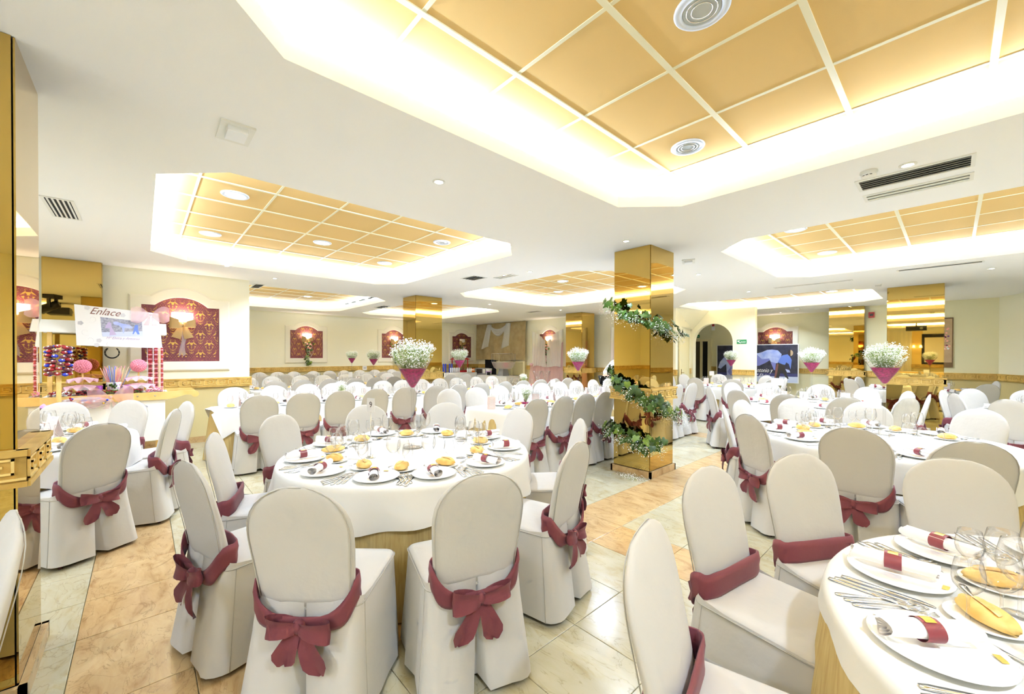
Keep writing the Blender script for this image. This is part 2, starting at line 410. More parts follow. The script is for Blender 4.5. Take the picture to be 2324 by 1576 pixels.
def px_of(x, y, z):
    v = Vector((x, y, z-1.5)); d = v.dot(fw)
    return (1162+915.53*v.dot(rt2)/d, 812.65-915.53*v.dot(up2)/d) if d > 0.05 else None
cells = []
for i in range(len(XL)-1):
    for j in range(len(YL)-1):
        xa, xb, ya, yb = XL[i], XL[i+1], YL[j], YL[j+1]
        if xb-xa < 0.05 or yb-ya < 0.05: continue
        c = ((xa+xb)/2, (ya+yb)/2); ok = False
        for (px, py) in ((xa, ya), (xb, ya), (xa, yb), (xb, yb), c):
            p = px_of(px, py, 0)
            if p and -150 < p[0] < 2474 and p[1] < 1720: ok = True
        cells.append((not ok, c[0]**2+c[1]**2, xa, xb, ya, yb))
cells.sort()
rest = MB()
for n, (far, d, xa, xb, ya, yb) in enumerate(cells):
    m = 'marble_brown' if is_band(xa, xb, ya, yb) else 'marble_cream'
    if n < 280 and not far:
        put(tile_mesh(xb-xa, yb-ya, m), 'tile', floor, ((xa+xb)/2, (ya+yb)/2, 0))
    else:
        rest.use(m); g = 0.0016
        rest.add([(xa+g, ya+g, 0), (xb-g, ya+g, 0), (xb-g, yb-g, 0), (xa+g, yb-g, 0)], [(0, 1, 2, 3)])
stuff(rest.build('far_tile', floor))
# ---------------------------------------------------------------- ceiling
outer = [Vector((-15.2, -6.2, 0)), Vector((3.4, -6.2, 0)), Vector((3.4, 16, 0)), Vector((-15.2, 16, 0))]
loops = [outer]+[[Vector((x, y, 0)) for x, y in octagon(a, b, c, d, 0.40)] for (a, b, c, d, _, _) in COFFERS]
tris = tessellate_polygon(loops); flat = [p for l in loops for p in l]
cb = MB().use('plaster'); cb.add([(p.x, p.y, ZC) for p in flat], [tuple(t) for t in tris])
cb.slab((-15.2, -6.2, 3.35), (3.4, 16, 3.4))
ceiling = struct(cb.build('ceiling'))
TB = MB().use('tile_tan'); TB.slab((-0.299, -0.299, 0), (0.299, 0.299, 0.012)); TILE = TB.mesh('ceiling_tile')
for ci, (x0, x1, y0, y1, gx, gy) in enumerate(COFFERS):
    cf = MB().use('plaster')
    ring = lambda d, z: [(x, y, z) for x, y in octagon(x0, x1, y0, y1, 0.40, d)]
    cf.loft([ring(0, ZC), ring(0, 2.945), ring(0.02, 2.95), ring(0.24, 2.95), ring(0.24, ZP+0.02)], True, False, False)
    cf.build('coffer_edge', ceiling)
    X0 = gx-0.6*math.ceil((gx-x0+0.24)/0.6); Y0 = gy-0.6*math.ceil((gy-y0+0.24)/0.6)
    nx = math.ceil((x1+0.24-X0)/0.6); ny = math.ceil((y1+0.24-Y0)/0.6)
    far = MB().use('tile_tan'); gb = MB().use('grid_bar')
    for i in range(nx+1):
        gb.slab((X0+0.6*i-0.015, y0-0.24, ZP-0.007), (X0+0.6*i+0.015, y1+0.24, ZP+0.004))
    for j in range(ny+1):
        gb.slab((x0-0.24, Y0+0.6*j-0.010, ZP-0.004), (x1+0.24, Y0+0.6*j+0.010, ZP+0.004))
    for i in range(nx):
        for j in range(ny):
            c = (X0+0.6*i+0.3, Y0+0.6*j+0.3)
            if ci < 4: put(TILE, 'ceiling_tile', ceiling, (c[0], c[1], ZP))
            else: far.slab((c[0]-0.299, c[1]-0.299, ZP), (c[0]+0.299, c[1]+0.299, ZP+0.012))
    gb.build('ceiling_grid', ceiling)
    if ci >= 4: stuff(far.build('far_ceiling_tile', ceiling))
# ---------------------------------------------------------------- meander band
def meander(length, parent, loc, rz=0.0, name='trim', unit=0.17, depth=0.03):
    b = MB().use('gold_band'); h = 0.148
    b.slab((0, -depth, 0), (length, 0, h))
    b.slab((-0.004, -depth-0.012, h-0.022), (length+0.004, 0, h+0.004)); b.slab((-0.004, -depth-0.012, -0.004), (length+0.004, 0, 0.018))
    b.use('gold_relief'); n = max(1, round(length/unit)); u = length/n; s = u/0.17; t = 0.009; y0, y1 = -depth-0.009, -depth+0.001
    for k in range(n):
        x = k*u
        def bar(ax, az, bx, bz): b.slab((x+min(ax, bx)*s-t/2, y0, min(az, bz)+0.026-t/2), (x+max(ax, bx)*s+t/2, y1, max(az, bz)+0.026+t/2))
        bar(0.015, 0.004, 0.015, 0.088); bar(0.015, 0.088, 0.135, 0.088); bar(0.135, 0.030, 0.135, 0.088); bar(0.070, 0.030, 0.135, 0.030)
        bar(0.070, 0.030, 0.070, 0.060); bar(0.070, 0.060, 0.105, 0.060); bar(0.015, 0.004, 0.165, 0.004)
    return b.build(name, parent, loc, rz)
BZ = 0.940
# ---------------------------------------------------------------- walls
def wall(name, A, B, up_mat='wall_cream', low_mat='wall_yellow', th=0.14, band=((0, 1),), top=2.9, base=True, holes=None):
    A, B = Vector(A), Vector(B); d = B-A; L = d.length; rz = math.atan2(d.y, d.x)
    b = MB().use(up_mat); b.slab((0, 0, 1.0), (L, th, top)); b.use(low_mat); b.slab((0, 0, 0), (L, th, 1.0))
    o = struct(b.build(name, None, (A.x, A.y, 0), rz))
    for n, (p, q) in enumerate(band):
        meander((q-p)*L, o, (p*L, 0, BZ))
    if base:
        k = MB().use('marble_brown'); k.slab((0, -0.014, 0), (L, 0, 0.1)); k.build('baseboard', o)
    return o
wall_left = wall('wall_left', (-8.65, -6.0), (-8.65, 1.44))
wall('wall_left_return', (-8.652, 1.438), (-14.4, 1.438), band=((0.0, 1),))
wall_back = wall('wall_back', (-14.4, 1.44), (-14.4, 11.15))
wall_far = wall('wall_far', (-14.4, 11.15), (-5.3, 11.15), up_mat='wall_cream')
wall_passage = wall('wall_passage', (-5.3, 11.15), (-5.56, 12.7), band=((0, 0.06), (0.88, 1.0)))
wall('wall_corridor', (-9.0, 15.5), (-1.5, 15.5), up_mat='wall_green', low_mat='wall_green')
wall_alarm = wall('wall_alarm', (-1.62, 14.45), (0.72, 14.45), up_mat='wall_green')
wall_obl = wall('wall_oblique', (0.72, 14.45), (3.2, 8.8))
wall_right = wall('wall_right', (3.2, 8.8), (3.2, -6.0))
wall_rear = wall('wall_rear', (3.2, -6.0), (-8.65, -6.0))
wall('wall_corridor_left', (-9.0, 11.29), (-9.0, 15.5), base=False, band=())
# arched partition
def arch_outline(xa, xb, xl, xr, zs, top):
    """wall outline with the arched opening cut from below"""
    c = (xl+xr)/2; r = (xr-xl)/2
    pts = [(xa, 0), (xa, top), (xb, top), (xb, 0), (xr, 0), (xr, zs)]
    pts += [(c+r*math.cos(a), zs+r*math.sin(a)) for a in [PI*k/24 for k in range(1, 24)]]
    return pts+[(xl, zs), (xl, 0)]
ab = MB().use('wall_cream'); ab.prism(arch_outline(-5.62, -3.75, -5.47, -4.33, 1.89, 2.86), 12.7, 12.88)
wall_arch = struct(ab.build('wall_arch'))
meander(0.58, wall_arch, (-4.33, 12.7, BZ), 0.0, 'trim')
sb = MB().use('wall_cream')      # sloping soffit of the stair above the door
sb.add([(-5.30, 11.16, 2.86), (-5.56, 12.7, 2.86), (-5.0, 12.7, 2.86), (-5.5, 12.69, 2.30), (-5.36, 11.5, 2.36)], [(0, 2, 1), (0, 4, 3, 2)])
sb.build('soffit', wall_arch)
# passage door
def panel_door(name, w, h, parent_loc, rz, mname='door_cream', n=9, label=None):
    d = MB().use(mname); d.slab((0, -0.03, 0), (w, 0.0, h))
    o = struct(d.build(name, None, parent_loc, rz))
    fb = MB().use(mname); fb.slab((-0.07, -0.045, 0), (0, 0.0, h+0.07)); fb.slab((w, -0.045, 0), (w+0.07, 0.0, h+0.07)); fb.slab((0, -0.045, h), (w, 0.0, h+0.07)); fb.build('door_frame', o)
    pw = w/n
    for k in range(n):
        p = MB().use(mname); p.slab((k*pw+0.004, -0.036, 0.02), ((k+1)*pw-0.004, -0.03, h-0.01)); p.build('plank', o)
    hb = MB().use('brass', True); hb.tube([(0.08, -0.04, 1.0), (0.08, -0.085, 1.0), (0.19, -0.085, 1.0)], 0.009); hb.use('brass', False); hb.slab((0.06, -0.044, 0.9), (0.1, -0.036, 1.1)); hb.build('door_handle', o)
    return o
a_ = math.atan2(12.7-11.15, -0.26)
panel_door('door_1', 0.88, 2.04, (-5.30+math.cos(a_)*0.28+0.02, 11.15+math.sin(a_)*0.28, 0), a_)
# doorway at the end of the corridor
dw = MB().use('door_dark'); dw.slab((-7.0, 15.42, 0), (-6.35, 15.49, 2.02)); d2 = struct(dw.build('door_2'))
df = MB().use('door_cream'); df.slab((-7.09, 15.38, 0), (-7.0, 15.5, 2.1)); df.slab((-6.1, 15.38, 0), (-6.0, 15.5, 2.1)); df.slab((-7.0, 15.38, 2.02), (-6.1, 15.5, 2.1)); df.use('black'); df.slab((-6.35, 15.44, 0), (-6.1, 15.49, 2.02)); df.use('door_cream'); df.slab((-6.36, 15.34, 0.0), (-6.30, 15.44, 2.02)); df.build('door_frame', d2)  # black slab paints the darkness of the open gap beside the leaf
hd = MB().use('black'); hd.slab((-6.95, 15.38, 0.92), (-6.9, 15.42, 1.12)); hd.slab((-6.95, 15.35, 1.02), (-6.82, 15.37, 1.05)); hd.build('door_handle', d2)
# screen of cream louvres and black opening behind the sweets counter
lv = MB().use('door_cream'); lv.slab((-13.02, 11.06, 0), (-11.3, 11.14, 1.24)); door3 = struct(lv.build('door_3'))
for p, q in ((-13.02, -12.94), (-12.16, -12.08), (-11.40, -11.30)):
    f3 = MB().use('door_cream'); f3.slab((p, 11.03, 0), (q, 11.08, 1.25)); f3.build('stile', door3)
for x0_ in (-12.92, -12.06):
    for k in range(24):
        s3 = MB().use('door_cream'); s3.box((x0_+0.38, 11.05, 0.62+0.025*k), (0.74 if x0_ < -12.5 else 0.66, 0.004, 0.026), M=Matrix.Rotation(0.6, 3, 'X')); s3.build('slat', door3)
bo = MB().use('black_matte'); bo.slab((-13.85, 11.09, 0), (-13.05, 11.15, 1.3)); struct(bo.build('dark_opening'))  # flat black sheet paints the shade inside an opening
# ---------------------------------------------------------------- mirror clad pillars
def pillar(label, x0, x1, y0, y1, faces='SENW', group=None, panels=2, edge=0.008):
    w, d = x1-x0, y1-y0; cx, cy = (x0+x1)/2, (y0+y1)/2
    t = thing('mirrored_pillar', label, 'pillar', (cx, cy, 0), 0.0, group)
    k = MB().use('dark_edge'); k.slab((-w/2+0.012, -d/2+0.012, 0), (w/2-0.012, d/2-0.012, ZC)); k.build('core', t)
    for f, (ang, ww, dd) in dict(S=(0, w, d), E=(PI/2, d, w), N=(PI, w, d), W=(-PI/2, d, w)).items():
        if f not in faces: continue
        R = Matrix.Rotation(ang, 4, 'Z')
        for (za, zb) in ((0.085, BZ), (BZ+0.148, ZC-0.002)):
            m = MB().use('mirror_gold'); h = edge
            m.slab((-ww/2+h, -dd/2, za), (ww/2-h, -dd/2+0.006, zb)); me = m.mesh('mirror_panel'); me.transform(R); put(me, 'mirror_panel', t)
        p = Vector((-ww/2-0.03, -dd/2, BZ)); p.rotate(Matrix.Rotation(ang, 3, 'Z'))
        meander(ww+0.06, t, p, ang, 'meander_band', depth=0.03)
        q = MB().use('marble_brown'); q.slab((-ww/2-0.025, -dd/2-0.025, 0), (ww/2+0.025, -dd/2, 0.08)); me = q.mesh('plinth'); me.transform(R); put(me, 'plinth', t)
    return t
pillar('gold mirrored pillar wound with a spiral ivy garland', -2.99, -2.475, 4.545, 5.145)
pillar('gold mirrored pillar standing just before the long table rows', -8.77, -8.17, 4.54, 5.24)
pillar('gold mirrored pillar beside the pink draped wall panel', -8.47, -7.82, 10.12, 10.78)
pillar('gold mirrored pillar cropped by the left edge, nearest of all', -3.22, -2.69, -1.05, -0.395, edge=0.010)
pillar('gold mirrored pillar reflecting the projector screen, next to the scroll picture', -0.88, -0.10, 10.88, 11.5)
pillar('narrow gold mirrored pillar between horse poster and red alarm box', -2.36, -1.60, 14.3, 14.9)
pillar('flat gold mirrored pilaster behind the candy cart', -8.66, -8.46, -1.02, -0.43, 'SEN')
# ---------------------------------------------------------------- arched wall panels
def panel_outline(hw, z0, z1, aw, top, n=22):
    pts = [(-hw, z0), (-hw, z1), (-aw, z1)]
    h = top-z1; r = (aw*aw+h*h)/(2*h); a0 = math.asin(min(1, aw/r))
    pts += [(r*math.sin(a), top-r+r*math.cos(a)) for a in [-a0+2*a0*k/n for k in range(1, n)]]
    return pts+[(aw, z1), (hw, z1), (hw, z0)]
def inside_panel(x, z, m=0.012):
    if abs(x) > 0.5-m or z < 1.38+m: return False
    if z < 2.29-m: return True
    h = 0.145; aw = 0.34; r = (aw*aw+h*h)/(2*h)
    return abs(x) < aw-m and math.hypot(x, z-(2.435-r)) < r-m
O1 = panel_outline(0.65, 1.22, 2.44, 0.40, 2.60); I1 = panel_outline(0.50, 1.38, 2.29, 0.34, 2.435)
fb = MB().use('moulding'); n = len(O1)
O2 = panel_outline(0.625, 1.245, 2.415, 0.385, 2.575)
rings = [[(x, 0.0, z) for x, z in O1], [(x, -0.022, z) for x, z in O1], [(x, -0.04, z) for x, z in O2], [(x, -0.04, z) for x, z in I1], [(x, -0.006, z) for x, z in I1]]
fb.loft(rings, True, False, False); FRAME = fb.mesh('moulding_frame')
db = MB().use('damask'); db.prism(panel_outline(0.505, 1.375, 2.295, 0.345, 2.44), -0.008, 0.0); FABRIC = db.mesh('damask_fabric')
gb = MB().use('damask_gold'); GY = -0.0095
def stroke(pts, w0, w1=None):
    w1 = w0 if w1 is None else w1; n = len(pts)
    if not all(inside_panel(x, z) for x, z in pts): return
    A = []; B = []
    for i, (x, z) in enumerate(pts):
        a = pts[max(0, i-1)]; b = pts[min(n-1, i+1)]; dx, dz = b[0]-a[0], b[1]-a[1]; l = math.hypot(dx, dz) or 1; w = 0.62*(w0+(w1-w0)*i/(n-1))/2
        A.append((x-dz/l*w, GY, z+dx/l*w)); B.append((x+dz/l*w, GY, z-dx/l*w))
    gb.add(A+B, [(i, n+i, n+i+1, i+1) for i in range(n-1)])
def blot(pts):
    if all(inside_panel(x, z) for x, z in pts): gb.add([(x, GY, z) for x, z in pts], [tuple(range(len(pts)))])
def motif(cx, cz):
    for s in (-1, 1):
        P = lambda *l: [(cx+0.86*s*x, cz+0.86*z) for x, z in l]
        stroke(P((0.012, 0.115), (0.016, 0.128), (0.028, 0.132), (0.036, 0.120), (0.034, 0.100), (0.028, 0.085)), 0.004, 0.009)     # neck
        blot(P((0.026, 0.092), (0.040, 0.088), (0.060, 0.066), (0.088, 0.030), (0.060, 0.044), (0.036, 0.060)))                      # body
        stroke(P((0.044, 0.058), (0.046, 0.030), (0.048, 0.020)), 0.003)
        stroke(P((0.004, -0.085), (0.018, -0.060), (0.040, -0.045), (0.052, -0.025), (0.054, -0.008)), 0.009, 0.006)                  # branch
        blot(P((0.046, -0.010), (0.062, -0.010), (0.068, 0.010), (0.040, 0.010)))
        stroke(P((0.012, -0.075), (0.030, -0.078), (0.044, -0.066), (0.040, -0.056)), 0.004)
        stroke(P((0.002, -0.128), (0.022, -0.122), (0.036, -0.108), (0.030, -0.096), (0.020, -0.100)), 0.008, 0.004)                  # scroll
        for (x, z) in ((0.08, -0.03), (0.092, -0.012), (0.075, -0.062), (0.098, -0.045), (0.060, -0.085), (0.086, -0.085), (0.07, 0.005), (0.105, 0.0), (0.10, -0.07)):
            blot(P((x-0.004, z), (x, z+0.004), (x+0.004, z), (x, z-0.004)))
    P = lambda *l: [(cx+0.86*x, cz+0.86*z) for x, z in l]
    blot(P((-0.030, 0.080), (-0.030, 0.070), (-0.012, 0.040), (-0.018, 0.028), (0.018, 0.028), (0.012, 0.040), (0.030, 0.070), (0.030, 0.080)))
    stroke(P((0, 0.016), (0, -0.03), (0, -0.085)), 0.006); blot(P((-0.010, -0.005), (0, 0.012), (0.010, -0.005), (0, -0.02)))
    blot(P((-0.022, -0.112), (0.022, -0.112), (0.006, -0.126), (0, -0.145), (-0.006, -0.126)))
for i in range(-2, 3):
    for k in range(5):
        motif(i*0.24, 1.46+k*0.33); motif((i+0.5)*0.24, 1.46+(k+0.5)*0.33)
        for a in range(-2, 3):
            for c in range(-2, 3):
                if (a+c) % 2 == 0 and abs(a)+abs(c) < 4:
                    for (bx, bz) in ((i*0.24, 1.46+(k+0.5)*0.33), ((i+0.5)*0.24, 1.46+k*0.33)):
                        x, z = bx+a*0.017, bz+0.01+c*0.026; blot([(x-0.0035, z), (x, z+0.005), (x+0.0035, z), (x, z-0.005)])
DAMASK = gb.mesh('gold_pattern')
def lamp_shade(lit):
    b = MB().use('shade_lit' if lit else 'shade_off', True)
    def ring(x, z, k=1.0): return [(x*1.0*k*math.cos(a)*1.0, -0.05-0.085*k*math.sin(a)*x/0.14, z) for a in [PI*i/12 for i in range(13)]]
    b.loft([ring(0.140, 2.03), ring(0.140, 2.18), ring(0.136, 2.182), ring(0.136, 2.032)], False, False, False)
    return b.mesh('lamp_shade')
SHADE = {True: lamp_shade(True), False: lamp_shade(False)}
br = MB().use('brass'); br.slab((-0.13, -0.05, 2.06), (0.13, -0.042, 2.07)); br.slab((-0.02, -0.05, 2.05), (0.02, -0.008, 2.10)); BRACKET = br.mesh('bracket')
def wall_panel(where, x, y, rz, label, lamp_label, lit=True, dark=False):
    t = thing('arched_wall_panel', label, 'wall panel', (x, y, 0), rz, 'arched damask panels on the walls')
    put(FRAME, 'moulding_frame', t); put(FABRIC, 'damask_fabric', t); stuff(put(DAMASK, 'gold_pattern', t))
    l = thing('wall_lamp', lamp_label, 'lamp', (x, y, 0), rz, 'half round lamps on the damask panels')
    put(SHADE[lit], 'lamp_shade', l); put(BRACKET, 'bracket', l)
    if lit:
        o = Vector((0, -0.07, 0)); o.rotate(Matrix.Rotation(rz, 3, 'Z'))
        p = bpy.data.lights.new('bulb', 'POINT'); p.energy = 12; p.color = (1, 0.86, 0.7); p.shadow_soft_size = 0.03
        po = bpy.data.objects.new('bulb', p); COL.objects.link(po); po.location = (x+o.x, y+o.y, 2.10)
    return t
EPS = 0.001
wall_panel('a', -8.65+EPS, 0.49, PI/2, 'arched damask panel in white moulding beside the candy cart', 'lit half round lamp above a plain burlap bow by candy cart')
wall_panel('b', -14.4+EPS, 4.00, PI/2, 'arched damask panel on the back wall, first from the projecting wall', 'lit half round lamp on back wall, first from projecting wall')
wall_panel('c', -14.4+EPS, 7.08, PI/2, 'arched damask panel on the back wall, half behind a mirrored pillar', 'lit half round lamp on back wall, beside the mirrored pillar')
wall_panel('d', -14.4+EPS, 10.22, PI/2, 'unlit dark arched damask panel in the corner beside the burlap hanging', 'unlit half round lamp in the corner beside the burlap hanging', False)
wall_panel('e', -10.10, 11.15-EPS, 0, 'arched damask panel half covered by pink tulle', 'lit half round lamp above the pink tulle drape')
wall_panel('f', -3.98, 15.5-EPS, 0, 'arched damask panel above the horse poster', 'lit half round lamp above the horse poster')
wall_panel('g', -6.60, 11.15-EPS, 0, 'arched damask panel under pink tulle beside the ivy pillar', 'lit half round lamp behind the ivy pillar')
# ================================================================ CHAIRS
def arch_w(h):
    """half width of the backrest at height h (0..1 from seam to top)"""
    k = 0.190+0.024*min(1, h/0.55)
    if h > 0.60: 
        q = (h-0.60)/0.40; k *= math.sqrt(max(0.0, 1-q**2.5))
    return k
def make_backrest(seed=0):
    rnd = random.Random(seed); b = MB().use('cover', True); N = 28; hs = [0, 0.08, 0.2, 0.34, 0.48, 0.58, 0.66, 0.74, 0.81, 0.87, 0.92, 0.955, 0.98, 0.995]
    ph = [rnd.uniform(0, 6) for _ in range(4)]
    def centre(h): return -0.205-0.105*h**1.25
    rings = []
    for h in hs:
        z = 0.47+0.515*h; w_ = max(arch_w(h), 0.006); t = 0.030*(1-0.45*h) if h < 0.9 else 0.0165*math.sqrt(max(0.05, (1-h)/0.1))
        R = []
        for i in range(N):
            a = 2*PI*i/N; c, s_ = math.cos(a), math.sin(a)
            x = w_*(abs(c)**0.75)*(1 if c >= 0 else -1); y = t*(abs(s_)**0.55)*(1 if s_ >= 0 else -1)
            bulge = 0.010*(1-(x/max(w_, .01))**2)*(1 if y > 0 else 0.3)*(1-h)
            fold = 0.0022*math.sin(14*x/0.2+ph[0]+3*h)*(0.3+h**3)+0.0015*math.sin(5*h+9*x+ph[1])
            R.append((x, centre(h)+y+(bulge if y > 0 else -bulge)+fold-0.05*(x*x)/0.05*0.25+0.0, z+0.003*math.sin(3*x/0.2+ph[2])*h))
        rings.append(R)
    b.loft(rings, True, True, True)
    # stitched edge running round the rear sheet
    pts = []
    for sgn in (1, -1):
        seq = hs[1:] if sgn == 1 else hs[1:][::-1]
        for h in seq:
            w_ = max(arch_w(h), 0.006); t = 0.030*(1-0.45*h) if h < 0.9 else 0.0165*math.sqrt(max(0.05, (1-h)/0.1))
            x = sgn*w_*0.955; pts.append((x, centre(h)-t*0.80-0.0125*(x*x)/0.05, 0.47+0.515*h))
    b.use('cover_seam', True); b.tube(pts, 0.0022, 4)
    return b.mesh('backrest')
def skirt_ring(z, top):
    """closed loop round the chair at height z; the rear centre holds an inverted pleat"""
    f = (top-z)/top; hw = 0.222+0.042*f**1.1; yb = -0.238-0.082*f**1.0; yf = 0.235+0.040*f**1.1; r = 0.05+0.03*f
    P = []
    def arc(cx, cy, a0, a1, n=5):
        for k in range(n): a = a0+(a1-a0)*k/(n-1); P.append([cx+r*math.cos(a), cy+r*math.sin(a)])
    wv = 0.003+0.040*f; ins = 0.006+0.12*f
    P.append([-wv*0.5, yb+ins]); P.append([wv*0.5, yb+ins])
    P.append([wv, yb]); P.append([hw*0.55, yb]); arc(hw-r, yb+r, -PI/2, 0)
    P.append([hw, -0.10]); P.append([hw, 0.0]); P.append([hw, 0.10]); arc(hw-r, yf-r, 0, PI/2)
    for x in (0.5, 0.2, -0.2, -0.5): P.append([hw*x, yf])
    arc(-hw+r, yf-r, PI/2, PI); P.append([-hw, 0.10]); P.append([-hw, 0.0]); P.append([-hw, -0.10]); arc(-hw+r, yb+r, PI, 1.5*PI)
    P.append([-hw*0.55, yb]); P.append([-wv, yb])
    return P, f
def make_skirt(seed=0):
    rnd = random.Random(seed); b = MB().use('cover', True); rings = []; ph = [rnd.uniform(0, 6) for _ in range(3)]
    zs = [0.485, 0.468, 0.44, 0.36, 0.27, 0.17, 0.08, 0.028]
    for z in zs:
        P, f = skirt_ring(z, 0.485); R = []
        for i, (x, y) in enumerate(P):
            a = math.atan2(y, x); am = 0.016*f
            k = 1+am/0.25*(math.sin(5*a+ph[0])*0.5+math.sin(9*a+ph[1])*0.5)*(0.2 if i < 4 or i > len(P)-4 else 1.0)
            zz = z
            if y < -0.15 and z > 0.43: zz = z+0.030*min(1, (-0.15-y)/0.08)      # the seam sits higher at the rear
            R.append((x*k, y*k, zz+(0.006*math.sin(3*a+ph[2]) if z < 0.05 else 0)))
        rings.append(R)
    b.loft(rings, True, False, False)
    # corner seams
    b.use('cover_seam', True)
    for i in (8, 19):
        for j in ((i, len(rings[0])-i+1),):
            for q in j:
                if q < len(rings[0]): b.tube([Vector(r[q])*1.003 for r in rings[1:]], 0.0018, 4)
    return b.mesh('skirt')
def make_seat():
    b = MB().use('cover', True); rings = []
    P, _ = skirt_ring(0.485, 0.485); P = [p for p in P[2:-1]]
    c = Vector((0, 0.0))
    for k, z in ((1.0, 0.462), (1.012, 0.474), (0.985, 0.487), (0.9, 0.495), (0.6, 0.502), (0.2, 0.505)):
        rings.append([(x*k, (y-0.0)*k if y > -0.2 or k > 0.99 else max(y*k, -0.24), z) for x, y in P])
    b.loft(rings, True, False, True)
    b.use('cover_seam', True); R = [Vector(p)*1.004 for p in rings[1]]; b.tube(R, 0.0028, 4)
    return b.mesh('seat')
def make_leg():
    b = MB().use('foot_red', True); b.lathe([(0.011, 0), (0.0125, 0.012), (0.0125, 0.02)], 8); b.use('brass', True); b.lathe([(0.0118, 0.02), (0.0118, 0.05), (0.0118, 0.10)], 8)
    return b.mesh('leg')
def sash_path(a):
    """a=0 right side, PI/2 front of the backrest, -PI/2 rear"""
    c, s_ = math.cos(a), math.sin(a)
    x = 0.203*(abs(c)**0.5)*(1 if c >= 0 else -1)
    y = -0.215+(0.052 if s_ > 0 else 0.062)*(abs(s_)**0.5)*(1 if s_ >= 0 else -1)
    z = 0.535+0.015*s_ if s_ > 0 else 0.538-0.108*abs(s_)**1.5
    return Vector((x, y, z))
def make_sash(seed=0):
    rnd = random.Random(seed); b = MB().use('maroon', True); N = 40; A = []
    prof = [(-0.055, 0.005), (-0.033, 0.0085), (-0.006, 0.0065), (0.022, 0.0095), (0.055, 0.004), (0.053, -0.003), (-0.053, -0.003)]
    rings = []
    for i in range(N):
        a = 2*PI*i/N; p = sash_path(a); q = sash_path(a+0.02); t = (q-p).normalized(); n = Vector((t.y, -t.x, 0)).normalized()
        rear = max(0, -math.sin(a)); sq = 1-0.45*rear**6; zt = Vector((0, 0, 1))+Vector((n.x, n.y, 0))*0.12*rear
        rings.append([p+n*(d+0.002*math.sin(7*a+k))+zt*(u*sq) for k, (u, d) in enumerate(prof)])
    rings.append(rings[0])
    b.loft(rings, True, False, False)
    return b.mesh('sash')
def make_bow_parts(seed):
    """knot, two loops, two tails; local origin at the knot, y negative is away from the chair"""
    rnd = random.Random(seed); parts = []
    k = MB().use('maroon', True); k.ball((0, -0.012, 0), (0.026, 0.022, 0.030), 12, 8); parts.append(('knot', k.mesh('knot')))
    for s_ in (-1, 1):
        L = rnd.uniform(0.115, 0.145); up_ = rnd.uniform(-0.015, 0.03); H = rnd.uniform(0.024, 0.034); tw = rnd.uniform(-0.3, 0.3)
        b = MB().use('maroon', True); n = 13; sec = []
        for i in range(n):
            u = i/(n-1); ang = PI*u*2; x = s_*(L*0.5*(1-math.cos(ang))); bul = 0.026*math.sin(ang)
            h = 0.014+H*math.sin(PI*min(u, 1-u)*1.0)**0.8*0.95
            z = up_*(abs(x)/L); y = -0.016-bul*0.9-0.012*(abs(x)/L)
            sec.append([(x, y+0.006*math.sin(3*v+u*4), z+h*v+tw*0.03*v*abs(x)/L) for v in (-1, -0.5, 0, 0.5, 1)])
        b.loft(sec, False, False, False); 
        parts.append(('loop', b.mesh('loop')))
    for s_ in (-1, 1):
        L = rnd.uniform(0.13, 0.19); sp = rnd.uniform(0.25, 0.75); b = MB().use('maroon', True); sec = []; n = 8
        for i in range(n):
            u = i/(n-1); x = s_*(0.008+L*sp*u); z = -0.012-L*u*math.sqrt(1-min(.9, sp)**2*0.8); y = -0.014-0.020*math.sin(PI*u*0.8)
            wdt = 0.016+0.040*u**0.7 if u < 0.8 else (0.016+0.040*0.8**0.7)*(1-(u-0.8)/0.2*0.75)
            dx, dz = math.sqrt(1-sp**2*0.8), s_*sp
            sec.append([(x+dx*wdt*v*s_, y+0.012*math.sin(2.6*v+i*0.4)*u, z+dz*wdt*v*s_*0.9) for v in (-1, -0.33, 0.33, 1)])
        b.loft(sec, False, False, False); parts.append(('tail', b.mesh('tail')))
    return parts
BACKS = [make_backrest(s) for s in range(3)]; SKIRTS = [make_skirt(s) for s in range(3)]; SEAT = make_seat(); LEG = make_leg(); SASHES = [make_sash(s) for s in range(2)]
BOWS = [make_bow_parts(s) for s in (3, 5, 8, 11)]
def joined(parts, name):
    b = MB().use('maroon', True)
    for _, me in parts: b.add([v.co[:] for v in me.vertices], [tuple(p.vertices) for p in me.polygons])
    return b.mesh(name)
BOWJ = [joined(p, 'bow') for p in BOWS]
def chair(x, y, rz, label, group, near, n, plain=False):
    t = thing('banquet_chair', label, 'chair', (x, y, 0), rz, group)
    put(BACKS[n % 3], 'backrest', t); put(SEAT, 'seat', t); put(SKIRTS[(n*2+1) % 3], 'skirt', t); 
    if not plain: put(SASHES[n % 2], 'sash', t)['label'] = 'maroon sash'
    bo_ = Vector((0, -0.279, 0.430))
    if plain: pass
    elif near:
        parts = BOWS[n % 4]; k = put(parts[0][1], 'bow', t, bo_); k['label'] = 'maroon bow'
        for nm, me in parts[1:]: put(me, nm, k)
    else:
        put(BOWJ[n % 4], 'bow', t, bo_)['label'] = 'maroon bow'
    for sx in (-0.20, 0.20):
        for sy in (-0.25, 0.195): put(LEG, 'leg', t, (sx, sy, 0))
    return t
